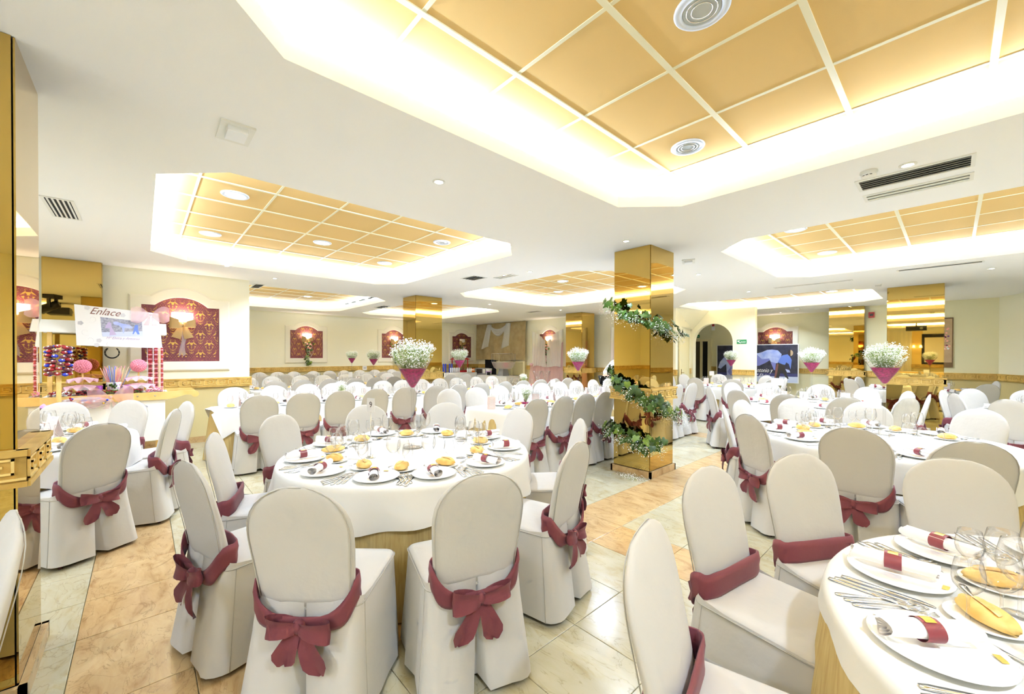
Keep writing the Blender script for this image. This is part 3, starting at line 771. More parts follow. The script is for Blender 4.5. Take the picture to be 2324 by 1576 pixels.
# ================================================================ TABLES
def clock(c, p):
    """clock position of p round c with six o'clock towards the camera"""
    v = Vector((p[0]-c[0], p[1]-c[1])); t = Vector((-c[0], -c[1])).normalized()
    ang = math.atan2(t.x*v.y-t.y*v.x, t.dot(v))        # counter-clockwise from the camera direction, seen from above
    hour = (6-ang/(2*PI)*12) % 12; h2 = round(hour*2)/2 % 12; names = 'twelve one two three four five six seven eight nine ten eleven'.split()
    base = names[int(h2) % 12]
    return base+" o'clock" if h2 == int(h2) else 'half past '+base
ORD = 'first second third fourth fifth sixth seventh eighth ninth tenth eleventh twelfth thirteenth fourteenth fifteenth'.split()
CHAIRN = [0]
NEARR = 6.2
PLACES = []        # (x, y, facing angle, where phrase, detail level)
def place_chair(bx, by, face, where, group, plain=False):
    """bx, by: top of the backrest; face: angle the sitter looks towards"""
    x, y = bx+math.cos(face)*0.305, by+math.sin(face)*0.305
    n = CHAIRN[0]; CHAIRN[0] += 1
    chair(x, y, face-PI/2, 'plain covered chair cropped by the left edge before the near mirrored pillar' if plain else 'covered chair with maroon sash, '+where, group, math.hypot(x, y) < NEARR, n, plain)
def round_cloth(r, top, drop, k, amp, seed, rings=14, N=120, sag=0.0, mname='white_cloth', flare=0.10, disk=True, dropfn=None):
    rnd = random.Random(seed); p1, p2, p3 = [rnd.uniform(0, 6) for _ in range(3)]
    b = MB().use(mname, True); R = []
    if disk:
        for q in (0.05, 0.5, 0.9, 0.985): R.append([(r*q*math.cos(2*PI*i/N), r*q*math.sin(2*PI*i/N), top) for i in range(N)])
    for j in range(rings):
        u = j/(rings-1); ring = []
        for i in range(N):
            a = 2*PI*i/N; wv = math.sin(k*a+p1+0.8*math.sin(2*a+p3))*0.6+math.sin((k+5)*a+p2)*0.4
            if dropfn: drop = dropfn(a)
            e = min(1, u*8); rad = r+0.010*math.sin(PI/2*e)+flare*drop*u+amp*wv*u**1.2
            z = top-0.004-0.012*e-(drop-0.016)*u+sag*u*u*(math.sin(9*a+p2)*0.45+math.sin(14*a+p3)*0.35)+0.25*amp*wv*u
            ring.append((rad*math.cos(a), rad*math.sin(a), max(z, 0.012)))
        R.append(ring)
    b.loft(R, True, disk, False)
    return b.mesh('cloth')
WHITE = [round_cloth(0.915, 0.752, 0.235, 13, 0.028, s, sag=0.05) for s in (1, 2)]
WHITE5 = round_cloth(0.895, 0.752, 0.2, 11, 0.012, 6, sag=0.014, dropfn=lambda a: 0.20-0.115*math.cos(a-3.95)+0.02*math.cos(3*a))
UNDER5 = round_cloth(0.888, 0.747, 0.737, 15, 0.07, 4, N=210, mname='linen', flare=0.09)
UNDER = [round_cloth(0.885, 0.745, 0.735, 17, 0.035, s+9, N=170, mname='linen', flare=0.06) for s in (1, 2)]
tt = MB().use('pine'); tt.lathe([(0.87, 0.715), (0.88, 0.72), (0.88, 0.735), (0.87, 0.740)], 40); TOPM = tt.mesh('tabletop')
lg = MB().use('grey', True); lg.tube([(0, 0, 0), (0, 0, 0.715)], 0.018, 8); LEGT = lg.mesh('leg')
def round_table(c, phrase, n, s=1.0):
    t = thing('round_table', 'round banquet table under white cloth and linen skirt, '+phrase, 'table', (c[0], c[1], 0), 0, 'round banquet tables')
    put(TOPM, 'tabletop', t)
    for a in range(4): put(LEGT, 'leg', t, (0.6*math.cos(a*PI/2+0.7), 0.6*math.sin(a*PI/2+0.7), 0))
    u = put(UNDER5 if n == 4 else UNDER[n % 2], 'table_skirt', None, (c[0], c[1], 0), 0 if n == 4 else n*1.3); tag(u, 'beige linen floor length cloth on the '+phrase, 'table skirt', 'beige linen underskirts')
    w_ = put(WHITE5 if n == 4 else WHITE[n % 2], 'tablecloth', None, (c[0], c[1], 0), 0 if n == 4 else n*2.1); tag(w_, 'white top cloth with wavy hem on the '+phrase, 'tablecloth', 'white round tablecloths')
    return t
def rect_cloths(x0, x1, y0, y1, phrase, endskirt=False):
    L, W = y1-y0, x1-x0; c = ((x0+x1)/2, (y0+y1)/2)
    t = thing('long_table', 'long banquet table under white cloth, '+phrase, 'table', (c[0], c[1], 0), 0, 'long banquet tables')
    b = MB().use('pine'); b.slab((-W/2+0.02, -L/2+0.02, 0.715), (W/2-0.02, L/2-0.02, 0.738)); b.build('tabletop', t)
    for sx in (-1, 1):
        for sy in (-1, 1): put(LEGT, 'leg', t, (sx*(W/2-0.12), sy*(L/2-0.2), 0))
    def cloth(top, drop, amp, k, mname, name, label, cat, ends):
        b = MB().use(mname, True); per = []; n = int(2*(L+W)/0.045); tot = 2*(L+W); rc = 0.025
        def at(s_):
            s_ %= tot
            for (ax, ay, dx, dy, ln) in ((-W/2, -L/2, 1, 0, W), (W/2, -L/2, 0, 1, L), (W/2, L/2, -1, 0, W), (-W/2, L/2, 0, -1, L)):
                if s_ <= ln: return ax+dx*s_, ay+dy*s_, dy, -dx
                s_ -= ln
            return -W/2, -L/2, 0, -1
        R = [[(q*x, q*y, top) for x, y, _, _ in [at(tot*i/n) for i in range(n)]] for q in (0.3, 0.97)]
        for j in range(9):
            u = j/8; ring = []
            for i in range(n):
                s_ = tot*i/n; x, y, nx, ny = at(s_); cd = min(abs(abs(x)-W/2)+abs(abs(y)-L/2), 0.25)
                cornery = max(0, 1-min(abs(abs(x)-W/2)+abs(abs(y)-L/2), 9)/0.2)
                wv = math.sin(s_*k)*0.6+math.sin(s_*k*1.7+1)*0.4; o = 0.008*min(1, u*6)+amp*wv*u+0.05*drop*u+0.05*cornery*u
                dr = drop*(1+0.45*cornery*(1 if drop < 0.5 else 0))
                if not ends and abs(ny) > 0.5: dr = 0.02
                ring.append((x+nx*o, y+ny*o, max(top-0.008*min(1, u*6)-dr*u, 0.012)))
            R.append(ring)
        b.loft(R, True, True, False); o = b.build(name, None, (c[0], c[1], 0)); return tag(o, label+phrase, cat)
    cloth(0.745, 0.735, 0.016, 34, 'linen', 'table_skirt', 'beige linen floor length cloth on the ', 'table skirt', True)
    cloth(0.752, 0.25, 0.006, 9, 'white_cloth', 'tablecloth', 'white top cloth hanging in a corner fold on the ', 'tablecloth', not endskirt)
    return t
TURN = {(-.63, 1.13): math.radians(13), (-.76, 1.93): math.radians(-10)}
def ring_chairs(c, pts, phrase, n, group, detail, seats=True, plate_r=0.735):
    used = {}
    for (bx, by) in pts:
        f = math.atan2(c[1]-by, c[0]-bx); w_ = clock(c, (bx, by)); fs = TURN.get((bx, by), f)
        if w_ in used: used[w_] += 1; w_ = ('just after ' if used[w_] == 2 else 'well after ')+w_
        else: used[w_] = 1
        place_chair(bx, by, fs, w_+', '+phrase, group, c == T11[0])
        if seats:
            PLACES.append((c[0]-math.cos(f)*plate_r, c[1]-math.sin(f)*plate_r, f, w_+', '+phrase, detail))
T1 = ((-2.87, 1.55), 'number nine round table'); T2 = ((-5.30, -0.95), 'table beside candy cart'); T3 = ((-0.45, 4.90), 'round table right of ivy pillar')
T4 = ((-1.60, 7.75), 'round table facing horse poster'); T5 = ((0.60, 1.85), 'near right corner table'); T6 = ((-3.75, 10.6), 'round table before the arch')
T9 = ((-0.50, 12.66), 'table behind scroll side pillar'); T10 = ((1.15, 8.7), 'table by the right wall'); T11 = ((-1.70, -1.75), 'table beside cropped left pillar')
for n, (c, ph) in enumerate((T1, T2, T3, T4, T5, T6, T9, T10, T11)): round_table(c, ph, n)
ring_chairs(*[T1[0], [(-1.72, .44), (-1.38, 1.09), (-1.50, 1.90), (-2.03, 2.62), (-2.82, 2.69), (-2.49, .16), (-3.26, .34), (-3.92, .86), (-4.07, 1.7), (-3.69, 2.42)], T1[1], 0, 'chairs around the number nine table', 3])
ring_chairs(T2[0], [(-4.26, -.23), (-4.93, .22), (-5.66, .36), (-6.45, -.62), (-6.22, -.10)], T2[1], 1, 'chairs around the candy cart table', 2)
ring_chairs(T3[0], [(-.47, 3.75), (-1.2, 3.92), (-1.61, 4.48), (-1.65, 5.12), (-1.28, 5.83), (-.64, 5.98), (.19, 6.01), (.09, 3.7)], T3[1], 2, 'chairs around the table right of the ivy pillar', 3)
ring_chairs(T4[0], [(-2.17, 6.57), (-1.48, 6.36), (-.89, 6.5), (-.37, 7.01), (-.20, 7.78), (-.43, 8.3), (-.94, 8.8), (-1.6, 9.02), (-2.38, 8.84), (-2.86, 8.36), (-2.72, 6.95)], T4[1], 3, 'chairs around the table facing the horse poster', 2)
ring_chairs(T5[0], [(-.63, 1.13), (-.76, 1.93), (-.54, 2.53), (.01, 3.01)], T5[1], 4, 'chairs around the near right corner table', 3, plate_r=0.72)
ring_chairs(T6[0], [(-4.02, 9.43), (-3.19, 9.37), (-2.60, 9.9), (-2.62, 11.06), (-3.2, 11.75), (-5.03, 10.35), (-5.0, 11.0), (-4.35, 11.72)], T6[1], 5, 'chairs around the table before the arch', 1)
ring_chairs(T9[0], [(-1.66, 12.11), (-1.55, 12.95), (-1.52, 11.62), (.45, 11.5), (.62, 12.95)], T9[1], 6, 'chairs around the table behind the scroll side pillar', 1)
ring_chairs(T10[0], [(.03, 8.26), (-.09, 8.96), (.21, 9.67), (.47, 7.60), (.80, 9.98)], T10[1], 7, 'chairs around the table by the right wall', 1)
ring_chairs(T11[0], [(-2.05, -.31)], T11[1], 8, 'chairs around the table beside the cropped left pillar', 1)
ROWS = [('first long table row', -7.15, -6.42, 0.72, 7.45, -5.90, [1.1, 1.6, 2.09, 2.63, 3.12, 3.68, 4.14, 4.65, 5.22, 5.72, 6.22, 6.67, 7.15], -7.60, [1.06, 1.62, 2.12, 2.56, 3.0, 3.49, 3.93, 4.36, 4.79, 5.27, 5.81, 6.28], 1, True),
        ('second long table row', -10.25, -9.48, 1.62, 6.9, -8.95, [1.91, 2.42, 2.95, 3.50, 3.94, 4.40, 5.5, 6.0, 6.5], -10.75, [1.75, 2.25, 2.84, 3.36, 3.93, 4.5, 5.1, 5.7, 6.3], 1, False),
        ('third long table row', -12.95, -12.15, 2.0, 6.9, -11.68, [2.26, 2.74, 3.30, 3.81, 4.36, 4.91, 5.38, 5.86], -13.42, [2.48, 2.93, 3.39, 3.92, 4.38, 4.86, 5.36, 5.88, 6.50], 1, False),
        ('long table left of ivy pillar', -4.70, -3.78, 3.42, 8.1, -3.30, [3.43, 3.93, 4.38, 4.83, 5.45, 5.95, 6.5, 7.1, 7.64], -5.14, [3.42, 3.93, 4.42, 4.95, 5.47, 5.97, 6.45, 7.05, 7.6], 2, False)]
for (ph, x0, x1, y0, y1, nx, nys, fx, fys, det, es) in ROWS:
    rect_cloths(x0, x1, y0, y1, ph, es)
    for side, bx, ys, f in (('near side', nx, nys, PI), ('far side', fx, fys, 0.0)):
        for k, yy in enumerate(ys):
            yy2 = yy+random.uniform(-0.02, 0.02); ff = f+random.uniform(-0.08, 0.08)
            wh = ORD[k]+' place '+side+', '+ph
            place_chair(bx, yy2, ff, wh, 'chairs along the '+ph)
            ex = x1-0.19 if f else x0+0.19
            if y0+0.1 < yy2 < y1-0.1: PLACES.append((ex, yy2, f, wh, det))
# ================================================================ PLACE SETTINGS
TZ = 0.7525
def lathe_mesh(name, m, prof, n=28, cap0=True, cap1=False):
    b = MB().use(m, True); b.lathe(prof, n, cap0=cap0, cap1=cap1); return b.mesh(name)
PLATE = lathe_mesh('dinner_plate', 'china', [(0.080, 0), (0.085, 0.003), (0.130, 0.014), (0.136, 0.0175), (0.134, 0.0195), (0.098, 0.0095), (0.090, 0.0065), (0.0, 0.006)], 40)
SPLATE = lathe_mesh('side_plate', 'china', [(0.050, 0), (0.055, 0.003), (0.082, 0.010), (0.086, 0.0125), (0.084, 0.0145), (0.062, 0.0075), (0.0, 0.006)], 32)
eb = MB().use('label_gold'); eb.slab((-0.016, -0.008, 0), (0.016, 0.008, 0.0006)); EMBLEM = eb.mesh('emblem')
def make_roll(seed):
    rnd = random.Random(seed); b = MB().use('napkin', True); turns = 3.3; n = 44; q = rnd.uniform(0, 6)
    def fn(u, v):
        a = q+turns*2*PI*u; y = (v-0.5)*0.215; flare = 1+0.10*abs(v-0.5)*math.sin(3*a+1)
        r = (0.003+0.025*u)*(1+0.05*math.sin(2*a)) *flare; y += 0.006*math.sin(2*a+q)*abs(v-0.5)*2
        return (r*math.cos(a)*1.12, y, r*math.sin(a)*0.92)
    b.grid(fn, n+16, 8); return b.mesh('napkin_roll')
ROLLS = [make_roll(s) for s in range(3)]
b = MB().use('maroon_ring', True); b.loft([[(0.0325*math.cos(a), y, 0.0275*math.sin(a)) for a in [2*PI*i/24 for i in range(24)]] for y in (-0.022, 0.022)], True, False, False); RING = b.mesh('napkin_ring')
b = MB().use('label_gold'); b.add([(-0.014, -0.013, 0.0262), (0.014, -0.013, 0.0262), (0.014, 0.013, 0.0262), (-0.014, 0.013, 0.0262), (-0.005, -0.013, 0.0285), (0.005, -0.013, 0.0285), (0.005, 0.013, 0.0285), (-0.005, 0.013, 0.0285)], [(0, 4, 7, 3), (4, 5, 6, 7), (5, 1, 2, 6)]); RLAB = b.mesh('ring_label')
def make_bread(kind):
    rnd = random.Random(kind); L, W, Hh = ((0.060, 0.043, 0.037), (0.080, 0.040, 0.034), (0.068, 0.045, 0.036))[kind]; b = MB().use('bread', True); nu, nv = 20, 15; rings = []
    for j in range(nv):
        t = -1+2*j/(nv-1); s_ = max(0.08, (1-abs(t)**2.5))**0.55; R = []
        for i in range(nu):
            a = 2*PI*i/nu; x = W*s_*math.cos(a); z = Hh*s_*math.sin(a); z = z if z > 0 else z*0.55
            if math.sin(a) > 0.75 and abs(t) < 0.72: z -= 0.010*(1-abs(math.cos(a)-0.25*t)/0.66)
            R.append((x*(1+0.04*math.sin(5*t+kind)), L*t+0.004*math.sin(3*a), z+Hh*0.52))
        rings.append(R)
    b.loft(rings, True, True, True)
    b.use('bread_split', True); pts = []; wv = []
    for k in range(9):
        t = -0.6+1.2*k/8; s_ = (1-abs(t)**2.5)**0.55; pts.append((0.012*t, L*t, Hh*s_+Hh*0.52-0.004)); wv.append((0.024*(1-t*t), 0.006, 0.0))
    b.strip(pts, wv)
    return b.mesh('bread_roll')
BREAD = [make_bread(k) for k in range(3)]
def make_fork():
    b = MB().use('steel', True)
    def sec(y, w_, z, t=0.0014): return [(-w_, y, z), (w_, y, z), (w_, y, z+t), (-w_, y, z+t)]
    b.loft([sec(-0.10, 0.006, 0.002), sec(-0.085, 0.0095, 0.002), sec(-0.03, 0.004, 0.004), sec(0.02, 0.003, 0.008), sec(0.04, 0.005, 0.006), sec(0.052, 0.012, 0.003), sec(0.062, 0.012, 0.003)])
    for k in range(4): b.loft([sec2 for sec2 in ([(x-0.0017, y, z), (x+0.0017, y, z), (x+0.0017, y, z+0.0014), (x-0.0017, y, z+0.0014)] for y, z, x in ((0.060, 0.003, -0.0098+k*0.0065), (0.085, 0.0045, -0.0098+k*0.0065), (0.10, 0.009, -0.0092+k*0.0061)))])
    return b.mesh('dinner_fork')
def make_knife():
    b = MB().use('steel', True)
    def sec(y, a, c, z=0.002, t=0.003): return [(a, y, z), (c, y, z), (c, y, z+t), (a, y, z+t)]
    b.loft([sec(-0.11, -0.007, 0.007), sec(-0.09, -0.0085, 0.0085, 0.001, 0.005), sec(-0.01, -0.005, 0.005, 0.001, 0.005), sec(0.0, -0.004, 0.004), sec(0.012, -0.010, 0.006, 0.002, 0.0016), sec(0.08, -0.0105, 0.006, 0.002, 0.0014), sec(0.105, -0.004, 0.006, 0.002, 0.001), sec(0.112, 0.002, 0.005, 0.002, 0.001)])
    return b.mesh('table_knife')
def make_spoon():
    b = MB().use('steel', True)
    def sec(y, w_, z, t=0.0016): return [(-w_, y, z), (w_, y, z), (w_, y, z+t), (-w_, y, z+t)]
    b.loft([sec(-0.09, 0.006, 0.002), sec(-0.075, 0.009, 0.002), sec(-0.02, 0.004, 0.004), sec(0.03, 0.003, 0.008), sec(0.045, 0.006, 0.006)])
    R = []
    for k in range(9):
        t = k/8; w_ = 0.021*math.sin(PI*(0.1+0.87*t))**0.7; y = 0.042+0.062*t
        R.append([(w_*v, y, 0.009-0.008*(1-v*v)*math.sin(PI*(0.08+0.84*t))) for v in (-1, -0.6, -0.2, 0.2, 0.6, 1)])
    b.loft(R, False, False, False); return b.mesh('dessert_spoon')
FORK, KNIFE, SPOON = make_fork(), make_knife(), make_spoon()
def glass_parts(sc, wd):
    H = 0.200*sc; zb = 0.085*sc
    foot = [(0.034, 0.0), (0.0345, 0.0015), (0.02, 0.003), (0.006, 0.006)]; stem = [(0.006, 0.006), (0.0038, 0.02), (0.0034, zb*0.8), (0.006, zb)]
    bowl = [(0.006, zb), (0.022*wd, zb+0.010), (0.038*wd, zb+0.032*sc), (0.0425*wd, zb+0.052*sc), (0.0405*wd, zb+0.078*sc), (0.0335*wd, H), (0.0322*wd, H+0.0006), (0.0318*wd, H-0.0004)]
    mk = lambda nm, p, c0=False: lathe_mesh(nm, 'glass', p, 20, c0, False)
    return [('bowl', mk('bowl', bowl)), ('stem', mk('stem', stem)), ('foot', mk('foot', foot, True))], lathe_mesh('wine_glass', 'glass', foot+stem[1:]+bowl[1:], 16, True, False)
GLASSES = [glass_parts(1.08, 1.12), glass_parts(0.95, 1.0), glass_parts(0.86, 0.82)]
GNAME = ('large wine glass', 'middle sized wine glass', 'small wine glass')
def setting(x, y, face, where, det, k):
    rz = face-PI/2; R = Matrix.Rotation(rz, 3, 'Z'); rnd = random.Random(k*13+5)
    def P(lx, ly, lz=0.0):
        v = R @ Vector((lx, ly, 0)); return (x+v.x, y+v.y, TZ+lz)
    if det >= 2:
        t = put(PLATE, 'dinner_plate', None, P(0, 0), rz); tag(t, 'white dinner plate, '+where, 'plate', 'white dinner plates')
        if det == 3: put(EMBLEM, 'emblem', t, (0.02, 0.112, 0.0158))['label'] = 'gold printed emblem on the rim'
    else:
        t = put(PLATE, 'dinner_plate', None, P(0, 0), rz); tag(t, 'white dinner plate, '+where, 'plate', 'white dinner plates')
    ja = rnd.uniform(-0.35, 0.35)+(0.25 if det == 3 else 0)
    n = thing('rolled_napkin', 'napkin rolled in maroon ring, '+where, 'napkin', P(-0.01, -0.015, 0.043), rz+ja, 'rolled napkins on the plates')
    put(ROLLS[k % 3], 'napkin_roll', n); r = put(RING, 'napkin_ring', n); r['label'] = 'maroon paper ring'
    if det >= 2: put(RLAB, 'ring_label', r)
    bx, by = -0.17+rnd.uniform(-0.02, 0.02), 0.20+rnd.uniform(-0.02, 0.02)
    sp = put(SPLATE, 'side_plate', None, P(bx, by), rz); tag(sp, 'small white bread plate, '+where, 'plate', 'bread plates')
    br_ = put(BREAD[rnd.randrange(3)], 'bread_roll', None, P(bx, by, 0.0075), rz+rnd.uniform(0, 6)); tag(br_, 'golden split bread roll, '+where, 'bread', 'bread rolls')
    gl = [(0.02, 0.245), (0.095, 0.215), (0.155, 0.165)]
    for i in ((0, 1, 2) if det >= 2 else (0, 2)):
        gx, gy = gl[i]; p = P(gx+rnd.uniform(-0.012, 0.012), gy+rnd.uniform(-0.012, 0.012))
        if det == 3:
            g = thing('wine_glass', GNAME[i]+', '+where, 'glass', p, 0, 'wine glasses')
            for nm, me in GLASSES[i][0]: put(me, nm, g)
        else:
            tag(put(GLASSES[i][1], 'wine_glass', None, p), GNAME[i]+', '+where, 'glass', 'wine glasses')
    if det >= 2:
        nf = 3 if det == 3 else 1
        for i in range(nf):
            o = put(FORK, 'dinner_fork', None, P(-0.158-0.026*i, -0.01-0.012*i), rz+rnd.uniform(-0.06, 0.06)); tag(o, ('inner', 'middle', 'outer')[i]+' dinner fork, '+where, 'fork', 'dinner forks')
            o = put(KNIFE, 'table_knife', None, P(0.158+0.028*i, -0.01-0.012*i), rz+rnd.uniform(-0.06, 0.06)); tag(o, ('inner', 'middle', 'outer')[i]+' table knife, '+where, 'knife', 'table knives')
        if det == 3:
            o = put(SPOON, 'dessert_spoon', None, P(0.0, 0.168), rz-PI/2+0.3+rnd.uniform(-0.15, 0.15)); tag(o, 'dessert spoon above plate, '+where, 'spoon', 'dessert spoons')
for k, pl in enumerate(PLACES): setting(*pl, k)
# ================================================================ CENTREPIECES
def octa(b, c, r):
    x, y, z = c; b.add([(x+r, y, z), (x-r, y, z), (x, y+r, z), (x, y-r, z), (x, y, z+r*0.8), (x, y, z-r*0.8)], [(0, 2, 4), (2, 1, 4), (1, 3, 4), (3, 0, 4), (2, 0, 5), (1, 2, 5), (3, 1, 5), (0, 3, 5)])
def bouquet_mesh(seed, n, rx, rz_, cz, z0, size=0.0056, low=0.0):
    rnd = random.Random(seed); bl = MB().use('bloom'); st = MB().use('bloom_stem')
    lumps = [Vector((rnd.gauss(0, 0.5), rnd.gauss(0, 0.5), rnd.uniform(-0.2, 0.75))) for _ in range(14)]
    for k in range(n):
        if rnd.random() < 0.6:
            l = lumps[k % 14]; v = l+Vector((rnd.gauss(0, 0.22), rnd.gauss(0, 0.22), rnd.gauss(0, 0.2)))
        else:
            v = Vector((rnd.gauss(0, 1), rnd.gauss(0, 1), rnd.gauss(0, 1))).normalized()*rnd.uniform(0.6, 1.02)
        if v.length > 1.15: v = v.normalized()*rnd.uniform(0.8, 1.1)
        if v.z < -0.55: v.z *= -0.4
        p = (v.x*rx, v.y*rx, cz+v.z*rz_); octa(bl, p, size*rnd.uniform(0.6, 1.25))
        if k % 4 == 0:
            q = Vector(p); m = Vector((q.x*0.45, q.y*0.45, z0+(q.z-z0)*0.55)); st.tube([(q.x*0.12, q.y*0.12, z0), m, q], 0.0011, 3, False)
    if cz > 0.5:
        for k in range(520):
            zz = rnd.uniform(0.645, 0.74); R_ = (0.02+(zz-0.49)*0.62)*math.sqrt(rnd.random())*0.93; a = rnd.uniform(0, 2*PI); octa(bl, (R_*math.cos(a), R_*math.sin(a), zz), size*rnd.uniform(0.6, 1.1))
    return bl.mesh('blooms'), st.mesh('stems')
BQ = [bouquet_mesh(s, 1500, 0.165, 0.115, 0.765, 0.50) for s in (1, 2)]
BQS = [bouquet_mesh(s, 520, 0.10, 0.085, 0.20, 0.03, 0.006) for s in (4, 5)]
VB = lathe_mesh('foot', 'glass', [(0.075, 0), (0.078, 0.004), (0.03, 0.010), (0.012, 0.02)], 28)
VS = lathe_mesh('stem', 'acrylic', [(0.012, 0.02), (0.0115, 0.25), (0.0115, 0.44), (0.020, 0.462), (0.013, 0.478)], 18, False)
VC = lathe_mesh('bowl', 'acrylic', [(0.013, 0.478), (0.024, 0.495), (0.080, 0.585), (0.157, 0.718), (0.1585, 0.7195), (0.155, 0.718)], 40, False)
VG = lathe_mesh('gel_beads', 'gel_pink', [(0.010, 0.484), (0.022, 0.497), (0.077, 0.585), (0.107, 0.636), (0.0, 0.637)], 32, True, True)
def vase(x, y, where, n, z=TZ, s=1.0):
    t = thing('martini_vase', 'tall martini vase with magenta gel, '+where, 'vase', (x, y, z), n, 'tall martini vases')
    for nm, me in (('foot', VB), ('stem', VS), ('bowl', VC)): put(me, nm, t)
    put(VG, 'gel_beads', t)['label'] = 'magenta gel beads'
    f = thing('flower_bouquet', 'white gypsophila in the vase '+where, 'flowers', (x, y, z), n*1.7, 'gypsophila bouquets in tall vases')
    stuff(put(BQ[n % 2][0], 'blooms', f)); stuff(put(BQ[n % 2][1], 'stems', f))
    for o in (t, f): o.scale = (s, s, s)
vase(-2.925, 1.60, 'on the number nine round table', 0)
vase(-0.43, 5.18, 'on the round table right of ivy pillar', 1)
vase(-1.52, 7.90, 'on the round table facing horse poster', 0)
vase(-3.70, 10.75, 'on the round table before the arch', 1)
vase(-4.27, 5.43, 'on the long table left of ivy pillar', 0)
vase(-12.50, 4.76, 'on the third long table row', 1)
vase(-9.88, 4.31, 'on the second long table row', 0)
vase(-6.80, 4.78, 'on the first long table row', 1)
def low_vase(x, y, where, n):
    b = MB().use('gel_pink', True); b.lathe([(0.045, 0), (0.075, 0.012), (0.085, 0.05), (0.0, 0.052)], 24)
    t = thing('flower_bowl', 'low magenta gel bowl '+where, 'bowl', (x, y, TZ), 0, 'low flower bowls'); b.build('gel', t)
    t2 = thing('flower_bouquet', 'small gypsophila ball in bowl '+where, 'flowers', (x, y, TZ+0.025), n, 'small gypsophila balls')
    stuff(put(BQS[n % 2][0], 'blooms', t2)); stuff(put(BQS[n % 2][1], 'stems', t2))
low_vase(-6.80, 2.42, 'on first long table row, near its exposed end', 0); low_vase(-4.26, 4.18, 'on the long table left of ivy pillar', 1); low_vase(-6.80, 6.60, 'on first long table row, far from its exposed end', 0)
# number cards on wire stands
def stand(x, y, face, txt, where, wide=0.075, high=0.098, h=0.33, mirror=False):
    t = thing('card_stand', 'number card on chrome stand, '+where, 'card stand', (x, y, TZ), face, 'number card stands')
    b = MB().use('steel', True); b.lathe([(0.036, 0), (0.036, 0.004), (0.026, 0.008), (0.024, 0.018), (0.010, 0.022)], 20, cap1=True); b.build('foot', t)
    b = MB().use('steel', True); b.tube([(0, 0, 0.02), (0, 0, h)], 0.0026, 8); b.build('rod', t)
    b = MB().use('steel', True); b.tube([(0.014*math.cos(a), 0.004, h+0.014+0.014*math.sin(a)) for a in [2*PI*k/16-PI/2 for k in range(17)]], 0.0012, 5); b.build('clip', t)
    b = MB().use('paper'); b.slab((-wide/2, -0.001, h+0.004), (wide/2, 0.001, h+0.004+high)); c = b.build('card', t)
    if txt: put_text(txt, high*0.62, 'ink', 'lettering', c, at_wall(0, -0.0015, h+0.004+high*0.5))
stand(-2.845, 1.22, 0.35, '9', 'on the number nine round table')
stand(-0.50, 5.02, 0.12, '', 'on the round table right of ivy pillar', 0.125, 0.09, 0.255)
stand(-9.88, 4.08, PI/2-0.3, '20', 'on the second long table row, beside a vase', 0.10, 0.10, 0.36)
stand(-9.86, 3.72, PI/2-0.3, '', 'on the second long table row, in front', 0.09, 0.12, 0.2)
stand(-1.98, 7.85, 0.2, '', 'in front of the horse poster', 0.17, 0.12, 0.245)
stand(-4.1, 10.6, 0.2, '', 'on the round table before the arch', 0.11, 0.11, 0.235)
stand(-4.50, 5.05, PI/2-0.6, '', 'on the long table left of ivy pillar', 0.085, 0.11, 0.22)
# menus
mb = MB().use('menu_pink'); MT = 0.0016
mb.loft([[(-0.055, -0.002, 0), (0.055, -0.002, 0), (0.055, 0, 0), (-0.055, 0, 0)], [(-0.055, 0.012, 0.085), (0.055, 0.012, 0.085), (0.055, 0.014, 0.085), (-0.055, 0.014, 0.085)], [(-0.055, 0.036, 0.168), (0.055, 0.036, 0.168), (0.055, 0.038, 0.168), (-0.055, 0.038, 0.168)]])
MENU = mb.mesh('card')
mb = MB().use('paper'); mb.loft([[(-0.055, 0.0345, 0.163), (0.055, 0.0345, 0.163), (0.055, 0.0365, 0.163), (-0.055, 0.0365, 0.163)], [(-0.055, 0.040, 0.186), (0.055, 0.040, 0.186), (0.055, 0.042, 0.186), (-0.055, 0.042, 0.186)]]); HEADER = mb.mesh('header')
mb = MB().use('paper')
for k in range(9):
    z = 0.03+0.0145*k; wl = (0.03, 0.026, 0.034, 0.02, 0.03, 0.024, 0.034, 0.018, 0.028)[k]
    yy = 0.012*z/0.085 if z < 0.085 else 0.012+0.024*(z-0.085)/0.083
    mb.box((0.004, yy-0.0025, z), (wl*2, 0.001, 0.005), M=Matrix.Rotation(-0.2, 3, 'X'))
LINES = mb.mesh('lettering')
mb = MB().use('violet', True)
for s_ in (-1, 1): mb.tube([(0.012+s_*0.007+0.008*math.cos(a), 0.0375, 0.176+0.011*math.sin(a)) for a in [PI+PI*k/8 for k in range(9)]], 0.0018, 5)
SHOE = mb.mesh('horseshoe_emblem')
mb = MB().use('menu_pink'); mb.loft([[(-0.05, 0.085, 0), (0.05, 0.085, 0), (0.05, 0.087, 0), (-0.05, 0.087, 0)], [(-0.05, 0.038, 0.163), (0.05, 0.038, 0.163), (0.05, 0.040, 0.163), (-0.05, 0.040, 0.163)]]); BACKLEG = mb.mesh('back_flap')
def menu(x, y, rz, where):
    t = thing('menu_card', 'pink menu card, '+where, 'menu', (x, y, TZ), rz, 'menu cards standing on the tables')
    for nm, me in (('card', MENU), ('header', HEADER), ('horseshoe_emblem', SHOE), ('back_flap', BACKLEG)): put(me, nm, t)
    stuff(put(LINES, 'lettering', t))
L1, L2, LM = 'first long table row', 'second long table row', 'long table left of ivy pillar'
